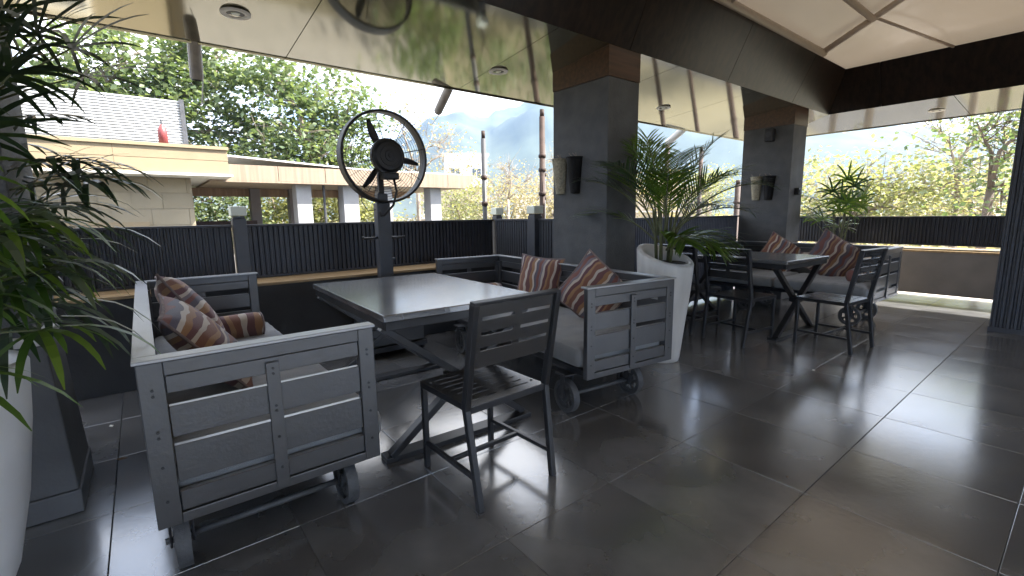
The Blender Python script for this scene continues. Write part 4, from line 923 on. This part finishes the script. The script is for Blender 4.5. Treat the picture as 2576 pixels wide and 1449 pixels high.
# left: dark square planter with a tall lady palm
dp = empty('square_planter', (-.565, 2.86, 0), 0, 'dark square planter beside the left sofa', 'planter')
def taper(x0, x1, y0, y1, z0, z1, t): return MB().add([(x0,y0,z0),(x1,y0,z0),(x1,y1,z0),(x0,y1,z0),(x0+t,y0+t,z1),(x1-t,y0+t,z1),(x1-t,y1-t,z1),(x0+t,y1-t,z1)], [(0,3,2,1),(4,5,6,7),(0,1,5,4),(1,2,6,5),(2,3,7,6),(3,0,4,7)])
taper(-.245, .245, -.245, .245, .004, .105, .0).build('plinth', M['potdark'], dp, bevel=.004)
taper(-.238, .238, -.238, .238, .107, .745, .028).build('body', M['potdark'], dp, bevel=.006)
rim = MB()
for x0, x1, y0, y1 in ((-.212, .212, -.212, -.172), (-.212, .212, .172, .212), (-.212, -.172, -.171, .171), (.172, .212, -.171, .171)): rim.box(x0, x1, y0, y1, .746, .785)
rim.build('rim', M['potwhite'], dp, bevel=.004); MB().box(-.171, .171, -.171, .171, .746, .760).build('soil', M['soil'], dp)
lp = empty('lady_palm', (-.565, 2.86, .76), 0, 'tall dark lady palm at the left edge, fronds against the sky', 'palm')
for k in range(7):
    a = k*2.1; hgt = .65+.10*(k % 4); MB().tube([(.06*math.cos(a), .06*math.sin(a), 0), (.08*math.cos(a), .08*math.sin(a), hgt*.6), (.11*math.cos(a), .11*math.sin(a), hgt)], [.014, .012, .008], 7).build('cane', M['palmstem'], lp, smooth=True)
rg = random.Random(5)
for k in range(19):
    a = R(-75 + 150*((k*7) % 19)/18) if k % 5 else k*2.4; z = .42+.026*k; fan_leaf(lp, (.09*math.cos(a), .09*math.sin(a), z), a + rg.gauss(0, .15), R(rg.uniform(5, 55)), rg.uniform(.16, .34), 9, rg.uniform(.28, .40), .011, 'palmdark', 400+k, rg.uniform(.45, 1.05))
for k, (a, e, L) in enumerate(((-10, 68, .40), (15, 55, .44), (40, 74, .45), (-25, 50, .42), (0, 30, .42), (-40, 62, .4), (70, 60, .4), (20, 84, .5), (5, 76, .5), (-15, 40, .46))):
    fan_leaf(lp, (.08, 0, .93), R(a), R(e), L, 8, .38, .009, 'palmdark', 440+k, .40)
# left foreground: pale round planter with drooping palm
gp = empty('round_planter', (-.600, 2.14, 0), 0, 'pale round planter cut by the left edge of the picture', 'planter')
MB().lathe([(.001, 0), (.10, 0), (.125, .02), (.165, .12), (.215, .35), (.250, .60), (.268, .80), (.255, .815), (.235, .80), (.225, .76), (.001, .755)], 44).build('pot', M['potgrey'], gp, smooth=True)
MB().lathe([(.001, .76), (.212, .757)], 24).build('soil', M['soil'], gp)
dpm = empty('drooping_palm', (-.600, 2.14, .76), 0, 'drooping broad-fingered palm hanging over the left planters', 'palm')
for k in range(5):
    a = k*1.9; MB().tube([(.05*math.cos(a), .05*math.sin(a), 0), (.09*math.cos(a), .09*math.sin(a), .30)], [.014, .009], 7).build('cane', M['palmstem'], dpm, smooth=True)
for k in range(25):
    a = R(-70 + 140*((k*11) % 25)/24); fan_leaf(dpm, (.08*math.cos(a), .08*math.sin(a), .10+.015*k), a, R(5 + (k*13) % 38), rg.uniform(.16, .30), 9, rg.uniform(.28, .40), .0115, ('palm', 'palmgrey', 'palmgrey', 'palmB')[k % 4] if k % 8 else 'palmB', 500+k, rg.uniform(.9, 1.6))

# ------------------------------------------------------------------ small things on the floor
def floor_bit(name, x, y, w, l, rz, m, label, cat):
    o = MB().add([(-w, 0, .0012), (0, -l, .0012), (w, 0, .0012), (0, l, .0012), (0, 0, .006)], [(0, 1, 4), (1, 2, 4), (2, 3, 4), (3, 0, 4), (3, 2, 1, 0)]).build(name, M[m]); o.location = (x, y, 0); o.rotation_euler = (0, 0, rz); tag(o, label, cat)
floor_bit('fallen_leaf', -.21, 3.10, .016, .03, 1.2, 'brown', 'brown dead leaf on the tiles left of the sofa', 'leaf')
floor_bit('paper_scrap', -.27, 3.66, .012, .02, .3, 'trimwhite', 'white paper scrap on the tiles near the dark planter', 'paper scrap')
floor_bit('pebble', 2.28, .80, .006, .006, .3, 'brown', 'tiny dark pebble on the open floor at the right', 'pebble')
floor_bit('paper_scrap', 4.05, 1.30, .010, .015, .8, 'trimwhite', 'white paper scrap on the floor before the far chair', 'paper scrap')

# ------------------------------------------------------------------ haze over the whole place
hz = MB().box(-6500, 6500, -6500, 6500, GZ-1, 470).build('haze', None)
mh = bpy.data.materials.new('haze'); mh.use_nodes = True; nn_ = mh.node_tree.nodes; nn_.remove(nn_['Principled BSDF'])
pv = nn_.new('ShaderNodeVolumePrincipled'); pv.inputs['Color'].default_value = (.30, .50, .88, 1); pv.inputs['Density'].default_value = .00026; pv.inputs['Anisotropy'].default_value = .2
mh.node_tree.links.new(pv.outputs[0], nn_['Material Output'].inputs['Volume']); hz.data.materials.append(mh)
tag(hz, 'pale bluish haze in the air over the valley', 'haze', kind='stuff')
